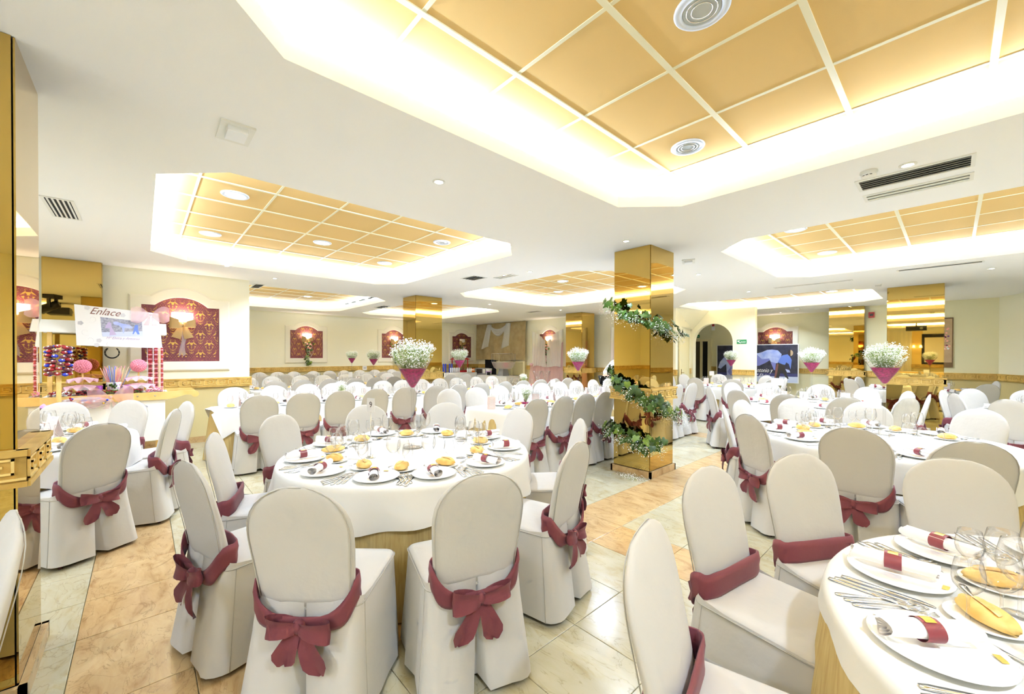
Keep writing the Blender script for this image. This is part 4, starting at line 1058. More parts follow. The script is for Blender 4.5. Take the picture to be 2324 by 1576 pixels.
for k, (x, y, r) in enumerate([(-6.80, 0.95, 0.9), (-6.70, 1.16, 2.3), (-6.85, 1.66, 0.8), (-6.75, 2.05, 1.9), (-6.8, 2.85, 1.0), (-6.8, 3.2, 2.2), (-6.8, 4.10, 1.0), (-6.75, 4.9, 2.0), (-6.8, 5.6, 0.9)]): menu(x, y, r, ORD[k]+' along the '+L1)
for k, (x, y, r) in enumerate([(-9.85, 2.0, 1.2), (-9.85, 2.6, 1.9), (-9.85, 3.2, 1.1), (-9.85, 4.7, 1.2)]): menu(x, y, r, ORD[k]+' along the '+L2)
for k, (x, y, r) in enumerate([(-4.26, 3.52, 0.75), (-4.35, 4.02, 2.5), (-4.20, 4.32, 0.5), (-4.28, 4.85, 2.7), (-4.25, 5.12, 0.6), (-4.27, 5.72, 2.6), (-4.2, 6.0, 0.5), (-4.25, 6.9, 0.7)]): menu(x, y, r, ORD[k]+' along the '+LM)
menu(-5.42, -0.62, 0.75, 'on the table beside candy cart')
for k, (x, y, r) in enumerate([(-2.05, 7.65, 0.3), (-1.78, 7.55, 2.6), (-1.55, 7.55, 0.1), (-1.08, 7.75, 0.0)]): menu(x, y, r, ORD[k]+' from the left on the round table facing horse poster')
menu(-4.12, 10.30, 0.2, 'left one on the round table before the arch'); menu(-3.45, 10.45, 0.1, 'right one on the round table before the arch')
menu(-0.08, 12.25, 0.0, 'on the table behind scroll side pillar')
# ================================================================ CEILING FITTINGS
b = MB().use('ring_grey', True); b.lathe([(0.118, 0.0), (0.120, -0.006), (0.112, -0.013), (0.084, -0.011), (0.080, 0.004)], 32, cap0=False, cap1=False); DTRIM = b.mesh('trim_ring')
b = MB().use('steel', True); b.lathe([(0.080, 0.006), (0.060, 0.045), (0.03, 0.06)], 28, cap0=False, cap1=True); DREF = b.mesh('reflector')
DL = {}
for k in ('lens_on', 'lens_off'):
    b = MB().use(k, True); b.lathe([(0.0, 0.0), (0.081, 0.0)], 28, cap0=False, cap1=False) if False else b.add([(0.081*math.cos(2*PI*i/28), 0.081*math.sin(2*PI*i/28), -0.002) for i in range(28)], [tuple(range(28))]); DL[k] = b.mesh('lens')
def downlight(x, y, on, label):
    t = thing('downlight', label, 'ceiling light', (x, y, ZP), 0, 'round downlights in the coffers')
    put(DTRIM, 'trim_ring', t); put(DREF, 'reflector', t); o = put(DL['lens_on' if on else 'lens_off'], 'lens', t)
    o.location.z = -0.006
    if not on:
        for r_ in (0.066, 0.045): 
            b = MB().use('steel', True); b.tube([(r_*math.cos(2*PI*i/24), r_*math.sin(2*PI*i/24), -0.009) for i in range(25)], 0.003, 5); b.build('reflector_ring', t)
names = ['near chamfer of the coffer over the left tables', 'outer end of the coffer over the left tables', 'middle of the coffer over the left tables', 'far side of the coffer over the left tables', 'near end of the coffer right of ivy pillar', 'far end of the coffer right of ivy pillar', 'right part, near end, coffer beyond ivy pillar', 'right part, far end, coffer beyond ivy pillar', 'near end of the coffer left of ivy pillar', 'middle of the coffer left of ivy pillar', 'far end of the coffer left of ivy pillar', 'added fill, hidden corner of the overhead coffer', 'near part of the coffer by the back wall', 'far part of the coffer by the back wall', 'near part of the coffer over second row', 'far part of the coffer over second row', 'left part of the coffer before the arch', 'right part of the coffer before the arch', 'coffer behind the viewer', 'coffer by the rear wall', 'added fill, near corner of the coffer behind the viewer', 'added fill, first corner of the rear left coffer', 'added fill, second corner of the rear left coffer', 'added fill, left corner of the coffer behind the viewer']
for (x, y), nm in zip(DOWN_ON, names): downlight(x, y, True, 'lit round white downlight, '+nm)
for (x, y), nm in zip(DOWN_OFF, ['lower one in the big overhead coffer', 'cut by the top edge, big overhead coffer', 'far right corner of the coffer over the left tables', 'hidden one in the big overhead coffer']): downlight(x, y, False, 'unlit round downlight with silver ring, '+nm)
b = MB().use('white_paint', True); b.lathe([(0.048, 0), (0.048, -0.005), (0.034, -0.008), (0.030, 0.002)], 24, cap0=False, cap1=False); STRIM = b.mesh('trim_ring')
b = MB().use('lens_on'); b.add([(0.031*math.cos(2*PI*i/20), 0.031*math.sin(2*PI*i/20), -0.003) for i in range(20)], [tuple(range(20))]); SL = b.mesh('lens')
where = ['between the two nearest coffers', 'beside the smoke detector and slot grille', 'left of the ivy pillar top', 'over the projecting wall corner', 'right of the ivy pillar beside emergency light', 'in front of the ivy pillar', 'before the middle pair of grilles', 'before the arch', 'left one over the horse poster', 'right one over the horse poster', 'before the mirrored pillar at the far wall', 'over the pink drape', 'by the right wall', 'before the arched panel by the candy cart']
for (x, y), wh in zip(SPOTS, where):
    t = thing('spotlight', 'small lit recessed ceiling spot '+wh, 'ceiling light', (x, y, ZC), 0, 'small recessed spots'); put(STRIM, 'trim_ring', t); put(SL, 'lens', t)
def grille(x0, x1, y0, y1, label, slats=5, along='x', closed=False):
    cx, cy = (x0+x1)/2, (y0+y1)/2; w_, d = x1-x0, y1-y0
    t = thing('air_grille', label, 'vent', (cx, cy, ZC), 0, 'air grilles in the ceiling')
    b = MB().use('white_paint'); m = 0.022
    b.slab((-w_/2, -d/2, -0.008), (w_/2, -d/2+m, 0)); b.slab((-w_/2, d/2-m, -0.008), (w_/2, d/2, 0)); b.slab((-w_/2, -d/2+m, -0.008), (-w_/2+m, d/2-m, 0)); b.slab((w_/2-m, -d/2+m, -0.008), (w_/2, d/2-m, 0)); b.build('frame', t)
    b = MB().use('white_paint' if closed else 'black_matte'); b.slab((-w_/2+m, -d/2+m, -0.003), (w_/2-m, d/2-m, -0.0005)); b.build('back_plate', t)
    for k in range(slats):
        b = MB().use('white_paint')
        if along == 'x': yy = -d/2+m+(d-2*m)*(k+0.5)/slats; b.box((0, yy, -0.006), (w_-2*m, (d-2*m)/slats*0.42, 0.002), M=Matrix.Rotation(0.5, 3, 'X'))
        else: xx = -w_/2+m+(w_-2*m)*(k+0.5)/slats; b.box((xx, 0, -0.006), ((w_-2*m)/slats*0.42, d-2*m, 0.002), M=Matrix.Rotation(0.5, 3, 'Y'))
        b.build('slat', t)
grille(-0.52, 0.10, 4.06, 4.33, 'long black slotted air grille beside the smoke detector')
grille(-0.52, 0.10, 4.47, 4.66, 'long white closed air flap below the black slotted grille', 2, 'x', True)
grille(-5.92, -5.22, -0.64, -0.44, 'small black slotted vent above the candy cart table', 5, 'x')
grille(-5.84, -5.46, 4.12, 4.42, 'dark slotted grille before the long tables, coffer corner', 4, 'x')
grille(-5.40, -4.95, 4.50, 4.68, 'white closed flap beside the dark slotted grille', 2, 'x', True)
grille(-9.5, -8.95, 1.58, 1.75, 'small black vent just past the projecting wall corner', 4, 'y')
grille(-11.1, -10.5, 4.85, 5.05, 'thin dark slot vent before the back wall niches', 3, 'y')
grille(-9.0, -8.5, 8.85, 9.05, 'thin dark slot vent before the burlap hanging', 3, 'x')
grille(-2.4, -1.2, 9.2, 9.32, 'long thin ceiling slot before the mirrored pillars', 2, 'x', True)
grille(-0.6, 0.3, 8.7, 8.85, 'long thin dark ceiling slot by the right wall coffer', 2, 'x')
def smoke(x, y, label):
    t = thing('smoke_detector', label, 'smoke detector', (x, y, ZC), 0, 'smoke detectors')
    b = MB().use('white_paint', True); b.lathe([(0.05, 0), (0.052, -0.012), (0.038, -0.016), (0.038, -0.026), (0.044, -0.028), (0.042, -0.040), (0.02, -0.046)], 24, cap0=False, cap1=True); b.build('body', t)
    b = MB().use('black'); 
    for k in range(3): a = -2.2+k*0.5; b.box((0.041*math.cos(a), 0.041*math.sin(a), -0.034), (0.014, 0.006, 0.005), a+PI/2)
    b.build('slots', t)
smoke(-0.42, 3.91, 'round white smoke detector beside the slotted grille'); smoke(-0.95, 10.2, 'round white smoke detector before the scroll side pillar')
def emergency(x, y, rz, label):
    t = thing('emergency_light', label, 'emergency light', (x, y, ZC), rz, 'emergency lights')
    b = MB().use('white_paint'); b.slab((-0.085, -0.13, -0.012), (0.085, 0.13, 0)); b.build('plate', t)
    b = MB().use('white_print'); b.slab((-0.05, -0.10, -0.04), (0.05, 0.04, -0.012)); b.build('cover', t)
    b = MB().use('grey'); b.slab((-0.04, 0.05, -0.016), (0.04, 0.09, -0.012)); b.build('indicator', t)
emergency(-2.94, 0.42, PI/2, 'white rectangular emergency light overhead near the left coffer'); emergency(-2.55, 5.75, 0.4, 'white rectangular emergency light behind the ivy pillar top'); emergency(-3.0, 13.8, 0.1, 'white rectangular emergency light above the horse poster')
# ================================================================ BOWS, GARLANDS, DRAPES
def burlap_bow(x, y, rz, label, ribbons=False):
    t = thing('burlap_bow', label, 'bow', (x, y, 0), rz, 'burlap bows under the wall lamps')
    for s_ in (-1, 1):
        b = MB().use('burlap_bow', True); sec = []
        for i in range(13):
            u = i/12; ang = 2*PI*u; xx = s_*0.085*(1-math.cos(ang)); h = 0.022+0.06*math.sin(PI*min(u, 1-u))**0.8; z = 1.985+0.03*(abs(xx)/0.17); yy = -0.085-0.045*math.sin(ang)-0.02*abs(xx)/0.17
            sec.append([(xx, yy, z+h*v-0.012*s_*v) for v in (-1, -0.4, 0.4, 1)])
        b.loft(sec, False, False, False); b.build('loop', t)
        b = MB().use('burlap_bow', True); sec = []
        for i in range(7):
            u = i/6; sec.append([(s_*(0.01+0.075*u)+0.055*v*(0.4+u*0.7), -0.08-0.02*math.sin(3*u)+0.01*v*v, 1.975-0.21*u+0.02*v*s_) for v in (-1, -0.3, 0.3, 1)])
        b.loft(sec, False, False, False); b.build('tail', t)
    b = MB().use('burlap_bow', True); b.ball((0, -0.09, 1.985), (0.028, 0.024, 0.032), 10, 7); b.build('knot', t)
    if ribbons:
        for k, xx in enumerate((-0.01, 0.03)):
            b = MB().use('organza', True); b.loft([[(xx+0.02*v+0.02*math.sin(5*u+k), -0.06-0.01*math.sin(7*u+v), 1.92-0.44*u+0.02*v) for v in (-1, 0, 1)] for u in [i/8 for i in range(9)]], False, False, False); b.build('ribbon', t)
burlap_bow(-8.65, 0.49, PI/2, 'big plain burlap bow with sheer ribbons beside the candy cart', True)
burlap_bow(-14.4, 4.00, PI/2, 'burlap bow on back wall lamp, first from projecting wall')
burlap_bow(-14.4, 7.08, PI/2, 'burlap bow on back wall lamp beside the mirrored pillar')
burlap_bow(-14.4, 10.22, PI/2, 'burlap bow on the unlit corner lamp')
burlap_bow(-10.10, 11.15, 0, 'burlap bow on the lamp over pink tulle')
burlap_bow(-3.98, 15.5, 0, 'burlap bow on the lamp above the horse poster')
def ivy_leaf():
    b = MB().use('ivy', True); P = [(0, -0.1), (0.32, -0.28), (0.55, 0.02), (0.40, 0.22), (0.62, 0.42), (0.30, 0.52), (0, 1.0), (-0.30, 0.52), (-0.62, 0.42), (-0.40, 0.22), (-0.55, 0.02), (-0.32, -0.28)]
    V = [(0, 0.25, 0.10)]+[(x, y, -0.10*abs(x)**1.5-0.08*max(0, y-0.3)) for x, y in P]; n = len(P)
    b.add(V, [(0, i+1, (i+1) % n+1) for i in range(n)]); return b
LEAF = ivy_leaf().mesh('leaf'); lb = ivy_leaf(); lb.mats = ['ivy_light']; LEAF2 = lb.mesh('leaf')
def place_leaf(parent, p, n, s, rnd, me=None):
    o = put(me or (LEAF if rnd.random() < 0.78 else LEAF2), 'leaf', parent); z = Vector(n).normalized()
    d = Vector((rnd.gauss(0, 0.7), rnd.gauss(0, 0.7), -0.7+rnd.gauss(0, 0.5))); d = (d-z*d.dot(z)).normalized(); x = d.cross(z)
    o.matrix_local = Matrix(((x.x*s, d.x*s, z.x*s, p[0]), (x.y*s, d.y*s, z.y*s, p[1]), (x.z*s, d.z*s, z.z*s, p[2]), (0, 0, 0, 1))); return o
def lerp_path(path, t):
    L = [0]
    for a, c in zip(path, path[1:]): L.append(L[-1]+(Vector(c)-Vector(a)).length)
    s_ = t*L[-1]
    for k in range(len(path)-1):
        if s_ <= L[k+1]: return Vector(path[k]).lerp(Vector(path[k+1]), (s_-L[k])/max(1e-6, L[k+1]-L[k]))
    return Vector(path[-1])
rnd = random.Random(21)
gar = thing('ivy_garland', 'ivy garland with gypsophila spiralling round the mirrored pillar', 'garland', (0, 0, 0))
X0, X1, Y0, Y1 = -2.99-0.02, -2.475+0.02, 4.545-0.02, 5.145+0.02
PATH = [(X0, Y1, 2.32), (X0, Y0+0.2, 2.24), (X0-0.03, Y0-0.03, 2.17), (-2.85, Y0-0.04, 2.08), (-2.65, Y0-0.04, 1.98), (X1+0.03, Y0-0.03, 1.88), (X1+0.04, 4.8, 1.84), (X1+0.04, 5.0, 1.80), (X1+0.02, Y1+0.02, 1.76), (-2.7, Y1+0.03, 1.62), (X0-0.02, Y1+0.02, 1.48), (X0-0.03, 4.85, 1.38), (X0-0.03, Y0-0.03, 1.27), (-2.85, Y0-0.04, 1.15), (-2.65, Y0-0.04, 1.04), (X1+0.03, Y0-0.03, 0.95), (X1+0.05, 4.8, 0.83), (X1+0.05, 5.0, 0.76), (X1+0.02, Y1+0.02, 0.70), (-2.7, Y1+0.03, 0.66), (X0-0.02, Y1+0.02, 0.62), (X0-0.03, 4.85, 0.59), (X0-0.03, Y0-0.03, 0.555), (-2.85, Y0-0.04, 0.51), (-2.65, Y0-0.04, 0.46), (X1+0.03, Y0-0.02, 0.43), (X1+0.04, 4.72, 0.40)]
b = MB().use('twig', True); b.tube(PATH, 0.006, 6); b.build('stem', gar)
bl = MB().use('bloom'); bs = MB().use('bloom_stem'); PC = Vector((-2.73, 4.84, 0)); nl = 0
for k in range(300):
    p = lerp_path(PATH, rnd.random()); out = Vector((p.x-PC.x, p.y-PC.y, 0)).normalized()
    hidden = p.x < X0-0.005 and p.y > Y0+0.25 or p.y > Y1
    if hidden and rnd.random() < 0.6: p = lerp_path(PATH, rnd.choice((0.16, 0.2, 0.53, 0.57, 0.62, 0.9, 0.94))+rnd.uniform(-0.02, 0.02)); out = Vector((p.x-PC.x, p.y-PC.y, 0)).normalized()
    q = p+out*rnd.uniform(0.0, 0.07)+Vector((rnd.gauss(0, 0.03), rnd.gauss(0, 0.03), rnd.gauss(0, 0.045)))
    if X0 < q.x < X1 and Y0 < q.y < Y1: q += out*0.06
    if X0 < q.x < X1 and Y0 < q.y < Y1: q = p+out*0.03
    place_leaf(gar, q, out+Vector((rnd.gauss(0, 0.35), rnd.gauss(0, 0.35), 0.45+rnd.gauss(0, 0.3))), rnd.uniform(0.060, 0.105), rnd)
for cl in [0.06, 0.11, 0.135, 0.16, 0.205, 0.235, 0.26, 0.275, 0.47, 0.51, 0.55, 0.575, 0.62, 0.645, 0.67, 0.69, 0.86, 0.89, 0.915, 0.94, 0.955, 0.985]:
    p = lerp_path(PATH, cl); out = Vector((p.x-PC.x, p.y-PC.y, 0)).normalized()
    for k in range(95):
        q = p+out*rnd.uniform(0.02, 0.11)+Vector((rnd.gauss(0, 0.045), rnd.gauss(0, 0.045), -0.055+rnd.gauss(0, 0.05))); octa(bl, q, rnd.uniform(0.004, 0.0075))
        if k % 6 == 0: bs.tube([p+out*0.02, (p+q)/2+Vector((0, 0, 0.02)), q], 0.001, 3, False)
stuff(bl.build('gypsophila_blooms', gar)); stuff(bs.build('gypsophila_stems', gar))
fb_ = MB().use('bloom'); fs = MB().use('bloom_stem')
for k in range(160):
    q = Vector((-2.62+rnd.gauss(0, 0.09), 4.36+rnd.gauss(0, 0.035), abs(rnd.gauss(0.02, 0.02))+0.005)); octa(fb_, q, rnd.uniform(0.003, 0.006))
    if k % 6 == 0: fs.tube([(q.x-0.05, q.y, 0.004), (q.x, q.y, q.z)], 0.001, 3, False)
fl_ = thing('fallen_gypsophila', 'fallen sprig of white gypsophila on the floor by ivy pillar', 'flowers', (0, 0, 0)); stuff(fb_.build('blooms', fl_)); stuff(fs.build('stems', fl_))
def hanging_spray(x, y, rz, label, seed, k=1.0):
    rnd = random.Random(seed); t = thing('flower_spray', label, 'flowers', (x, y, 0), rz, 'flower sprays hung under wall lamps')
    b = MB().use('twig', True); b.tube([(0, -0.12, 1.95), (0.01, -0.12, 1.7), (0.03, -0.1, 1.45), (0.0, -0.09, 1.2)], 0.006, 5); b.build('stem', t)
    for j in range(46):
        u = rnd.random(); sp = 0.09*(1-u*0.5); place_leaf(t, (0.02*math.sin(5*u)+rnd.gauss(0, sp*0.7)+0.05*u*math.sin(9*u), -0.10-rnd.random()*0.07, 1.9-0.72*u), (rnd.gauss(0, 0.4), -1, rnd.gauss(0.3, 0.4)), rnd.uniform(0.05, 0.085), rnd)
    for (rx, rz_) in ((-0.03, 1.84), (0.06, 1.83), (0.0, 1.74), (0.05, 1.70)):
        b = MB().use('rose', True); b.ball((rx, -0.175, rz_), (0.034, 0.030, 0.032), 10, 7); b.build('rose', t)
    bb = MB().use('bloom')
    for j in range(150):
        u = rnd.random(); octa(bb, (rnd.gauss(0.02, 0.06), -0.16+rnd.gauss(0, 0.02), 1.85-0.62*u), rnd.uniform(0.006, 0.012))
    stuff(bb.build('gypsophila_blooms', t))
hanging_spray(-14.4, 4.00, PI/2, 'rose and ivy spray on back wall, first from projecting wall', 1)
hanging_spray(-14.4, 7.08, PI/2, 'rose and ivy spray on back wall beside the mirrored pillar', 2)
hanging_spray(-14.4, 10.22, PI/2, 'rose and ivy spray under the unlit corner lamp', 3)
hanging_spray(-10.10, 11.15, 0, 'rose and ivy spray over the pink tulle', 4)
# burlap hanging and white scarf
def hang(name, x0, x1, z0, z1, y, m, amp, k, label, cat, seed=0, nu=60, nv=14, top_fn=None, bot_fn=None):
    b = MB().use(m, True)
    def fn(u, v):
        zb = z0+(bot_fn(u) if bot_fn else 0); zt = z1+(top_fn(u) if top_fn else 0)
        return (x0+(x1-x0)*u, y-amp*(1-v*0.7)*(1+math.sin(k*u*2*PI+seed+v))*0.5, zb+(zt-zb)*v)
    b.grid(fn, nu, nv); return tag(b.build(name), label, cat)
hang('burlap_hanging', -14.38, -11.24, 1.27, 2.835, 11.04, 'burlap', 0.05, 5, 'wide beige burlap cloth hung across the far corner wall', 'hanging', 1, 90, 14, None, lambda u: 0.03*math.sin(9*u)+(0.03 if 0.3 < u < 0.5 else 0))
sc = thing('white_scarf', 'white tulle scarf draped over the burlap hanging', 'drape', (0, 0, 0))
def scarf_tail(xt, xb, zt, zb, w0, w1, parent, nm='tail', m='tulle_white', y=11.0):
    b = MB().use(m, True)
    b.grid(lambda u, v: (xt+(xb-xt)*(1-v)+(u-0.5)*(w1+(w0-w1)*v), y-0.045*math.sin(u*24+2*v)-0.02*(1-v), zb+(zt-zb)*v+0.12*(u-0.5)*(1-v)), 26, 14); return b.build(nm, parent)
scarf_tail(-13.42, -13.75, 2.80, 1.80, 0.22, 0.42, sc); scarf_tail(-12.22, -12.42, 2.80, 1.82, 0.24, 0.40, sc)
b = MB().use('tulle_white', True)
for q in range(3): pass
b.grid(lambda u, v: (-13.40+1.16*u, 10.98-0.05*math.sin(PI*u)-0.04*math.sin(v*24), 2.78-(0.20+0.32*v)*math.sin(PI*u)**0.9+0.02*v), 30, 16); b.build('swag', sc)
def pink_drape(cx, label, w_=1.5, half=None):
    t = thing('pink_drape', label, 'drape', (0, 0, 0), 0, 'pink tulle drapes')
    y = 11.0
    for s_ in (-1, 1):
        b = MB().use('tulle_white', True)
        b.grid(lambda u, v: (cx+s_*(0.06+(w_/2-0.06)*(u**(0.6+v*0.5)))-s_*0.05*(1-v), y-0.03-0.02*math.sin(u*26+3*v), (1.05+0.95*v)+0.42*u*v+0.05*math.sin(PI*u)), 26, 14); b.build('side', t)
    b = MB().use('tulle_pink', True); b.grid(lambda u, v: (cx-w_/2+w_*u, y+0.03-0.018*math.sin(u*44), 0.35+1.65*v*(1-0.35*(1-abs(2*u-1))*v)), 60, 12); b.build('back_cloth', t)
    b = MB().use('tulle_pink', True); b.loft([[(cx-w_/2+0.03+0.11*v*(0.5+u), y-0.07-0.03*math.sin(v*6), 1.12-0.75*u) for v in (-1, -0.5, 0, 0.5, 1)] for u in [i/8 for i in range(9)]], False, False, False); b.build('tail', t)
    b = MB().use('tulle_pink', True); b.ball((cx-w_/2+0.02, y-0.08, 1.14), (0.09, 0.05, 0.06), 10, 7); b.build('knot', t)
pink_drape(-10.10, 'pale pink tulle draped round the wall lamp in the middle')
pink_drape(-6.70, 'pale pink tulle on the wall just left of the ivy pillar', 1.3)
# ================================================================ CANDY CART
CX, CY = -7.95, -0.33
cart = thing('candy_cart', 'white and pine candy cart with scroll handles by the projecting wall', 'cart', (CX, CY, 0), PI/2)
b = MB().use('white_paint'); b.slab((-0.60, -0.335, 0.28), (0.57, -0.32, 0.86)); b.build('front_board', cart)
b = MB().use('white_paint'); b.slab((-0.60, -0.30, 0.84), (0.60, 0.26, 0.95)); b.build('counter', cart)
for s_ in (-0.345, 0.275):
    b = MB().use('pine'); b.prism([(-0.66, 0.855), (0.60, 0.855), (0.68, 0.87), (0.80, 0.91), (0.86, 0.905), (0.875, 0.88), (0.90, 0.868), (0.935, 0.875), (0.955, 0.905), (0.94, 0.945), (0.90, 0.965), (0.80, 0.965), (-0.66, 0.955)], s_-0.014, s_+0.014); b.build('rail', cart)
for x in (-0.52, 0.50):
    for y in (-0.28, 0.2): b = MB().use('pine'); b.slab((x-0.025, y-0.025, 0), (x+0.025, y+0.025, 0.85)); b.build('leg', cart)
for x in (-0.58, 0.52):
    b = MB().use('pine'); b.slab((x-0.022, 0.16, 0.95), (x+0.022, 0.205, 1.93)); b.build('post', cart)
b = MB().use('white_paint')
b.loft([[(x, 0.0, 1.80), (x, 0.19, 1.96), (x, 0.38, 1.80), (x, 0.38, 1.785), (x, 0.19, 1.94), (x, 0.0, 1.785)] for x in (-0.66, 0.60)]); b.build('roof', cart)
for x in (0.28, 0.46): b = MB().use('steel', True); b.ball((x, -0.362, 0.915), (0.012, 0.006, 0.012), 8, 5); b.build('bolt', cart)
for ch, x, z, r, c in (('E', 0.18, 0.79, 0.3, 'candy_pink'), ('S', 0.34, 0.72, -0.35, 'bush_print'), ('S', 0.27, 0.46, 0.15, 'chaps'), ('H', -0.1, 0.5, 0.2, 'candy_pink'), ('U', -0.35, 0.7, -0.2, 'bush_print')):
    put_text(ch, 0.17, c, 'lettering', cart, at_wall(x, -0.336, z) @ Matrix.Rotation(r, 4, 'Z'))
def on_cart(x, y, z): return (CX-y, CY+x, z)
# banner
ban = thing('wedding_banner', 'white printed wedding banner with photo hung above the candy cart', 'banner', on_cart(0.10, -0.06, 0), PI/2+0.04)
b = MB().use('paper'); b.prism([(-0.435, 2.16), (0.405, 2.10), (0.45, 1.585), (-0.415, 1.615)], -0.006, 0.0); b.build('board', ban)
SK = lambda x, z: (x, z-0.072*x)      # follows the slight slope of the board
def print_poly(parent, pts, m, y, name='print'):
    b = MB().use(m); tri = tessellate_polygon([[Vector((x, z, 0)) for x, z in pts]]); b.add([(x, y, z) for x, z in pts], [tuple(t) for t in tri]); return b.build(name, parent)
def B2(u, v):  # banner photo pixels -> board coordinates (zoomed crop of the photograph's print)
    return (-0.435+(u-590)/(2170-590)*0.885, 2.16-(v-90)/(840-90)*0.575)
def print_stroke(parent, pts, w_, m, y, name='print'):
    b = MB().use(m); b.tube([(x, y, z) for x, z in pts], w_, 4, True, 0.1); return b.build(name, parent)
print_poly(ban, [B2(1022, 290), B2(1770, 340), B2(1790, 600), B2(1050, 620)], 'bush_print', -0.0068, 'photo_print')
print_poly(ban, [B2(1045, 560), B2(1788, 520), B2(1790, 620), B2(1055, 640)], 'poster_floor', -0.0072, 'photo_print')
print_poly(ban, [B2(1245, 370), B2(1300, 355), B2(1400, 390), B2(1540, 410), B2(1600, 450), B2(1590, 480), B2(1450, 470), B2(1440, 570), B2(1420, 570), B2(1400, 470), B2(1350, 430), B2(1280, 420), B2(1250, 410)], 'horse', -0.0076, 'photo_print')
print_poly(ban, [B2(1160, 375), B2(1205, 380), B2(1215, 450), B2(1250, 520), B2(1305, 600), B2(1180, 615), B2(1190, 480), B2(1105, 490), B2(1115, 440)], 'lilac_print', -0.0078, 'photo_print')
print_poly(ban, [B2(1640, 410), B2(1700, 405), B2(1700, 500), B2(1730, 580), B2(1690, 585), B2(1650, 520), B2(1610, 585), B2(1595, 580), B2(1620, 480)], 'denim', -0.0078, 'photo_print')
put_text('Enlace', 0.13, 'chaps', 'lettering', ban, at_wall(-0.15, -0.0075, 2.075) @ Matrix.Rotation(-0.06, 4, 'Z'), 0.45, 0.30)
put_text('M\u00aa Elvira y Antonio', 0.05, 'lilac_print', 'lettering', ban, at_wall(0.03, -0.0085, 1.72) @ Matrix.Rotation(-0.02, 4, 'Z'), 0.4, 0.34)
for (u, v) in ((690, 410), (1000, 710), (800, 140), (1420, 240), (960, 790)):
    for k in range(5):
        a = 2*PI*k/5; c = B2(u, v); print_poly(ban, [(c[0]+0.016*math.cos(a)+0.014*math.cos(t), c[1]+0.016*math.sin(a)+0.014*math.sin(t)) for t in [2*PI*j/8 for j in range(8)]], 'grey_print' if v == 410 else 'grey_print2', -0.0066)
for (u, v, s_) in ((780, 560, 1), (840, 700, -1), (1980, 650, 1), (2040, 770, 1), (1500, 740, -1), (1200, 760, 1), (880, 330, -1)):
    c = B2(u, v); print_stroke(ban, [(c[0]+s_*(0.012+0.008*a)*math.cos(a), c[1]+(0.012+0.008*a)*math.sin(a)) for a in [0.4*k for k in range(14)]], 0.0016, 'grey_print', -0.0066)
def tulle_bow(where, label, k, m='tulle_bow'):
    t = thing('tulle_bow', label, 'bow', where, PI/2, 'pink tulle bows on the candy cart')
    for s_ in (-1, 1):
        b = MB().use(m, True); b.loft([[(s_*k*(0.02+0.2*u), -0.02-0.03*math.sin(4*u+v*2), k*((0.02+0.11*math.sin(PI*min(1, u*0.75)))*v+0.03*u*s_*0.5)) for v in (-1, -0.5, 0, 0.5, 1)] for u in [i/8 for i in range(9)]], False, False, False); b.build('loop', t)
        b = MB().use(m, True); b.loft([[(s_*k*(0.05*u+0.03*v*u), -0.02-0.02*math.sin(5*u), k*(-0.16*u)) for v in (-1, 0, 1)] for u in [i/5 for i in range(6)]], False, False, False); b.build('tail', t)
    b = MB().use(m, True); b.ball((0, -0.03, 0), 0.018*k, 8, 6); b.build('knot', t)
tulle_bow(on_cart(0.42, -0.08, 2.07), 'pink tulle bow on the upper corner of the wedding banner', 0.95); tulle_bow(on_cart(0.02, -0.37, 0.93), 'pink tulle bow on the front rail of the candy cart', 1.0)
# candies on the cart
def candy_tree(x, label):
    t = thing('gumball_tree', label, 'candy', on_cart(x, -0.10, 0.95), 0, 'pink gumball topiaries')
    b = MB().use('candy_pink', True); pts = []
    for k in range(150):
        z = 1-2*(k+0.5)/150; r = math.sqrt(1-z*z); a = k*2.39996; b.ball((0.078*r*math.cos(a), 0.078*r*math.sin(a), 0.385+0.078*z), 0.0155, 7, 5)
    stuff(b.build('gumballs', t))
    b = MB().use('white_paint', True); b.lathe([(0.045, 0), (0.062, 0.11), (0.056, 0.11), (0.0, 0.10)], 20); b.build('pot', t)
    b = MB().use('pine', True); b.tube([(0, 0, 0.1), (0, 0, 0.31)], 0.01, 6); b.build('stem', t)
    for zz, r0 in ((0.24, 0.12), (0.14, 0.15)):
        b = MB().use('tulle_pink', True); b.grid(lambda u, v: ((0.03+r0*v)*math.cos(2*PI*u), (0.03+r0*v)*math.sin(2*PI*u), zz-0.05*v+0.025*math.sin(2*PI*u*9)*v), 60, 5, True); b.build('ruffle', t)
candy_tree(-0.26, 'pink gumball topiary in tulle next to the lollipop stand'); candy_tree(0.29, 'pink gumball topiary in tulle next to the red candy strips')
t = thing('straw_bucket', 'heart patterned white bucket holding candy straws', 'bucket', on_cart(0.04, -0.14, 0.95), 0)
b = MB().use('white_paint', True); b.lathe([(0.06, 0), (0.078, 0.165), (0.073, 0.165), (0.0, 0.02)], 24); b.build('bucket', t)
b = MB().use('lilac')
for r in range(3):
    for k in range(14): a = 2*PI*(k+0.5*(r % 2))/14; R_ = 0.0645+0.0055*r*1.15; b.add([(R_*math.cos(a+d)*1.012, R_*math.sin(a+d)*1.012, 0.04+0.042*r+h) for d, h in ((0, -0.012), (0.14, 0.006), (0.08, 0.014), (0, 0.008), (-0.08, 0.014), (-0.14, 0.006))], [(0, 1, 2, 3, 4, 5)])
b.build('heart_print', t)
rnd = random.Random(9)
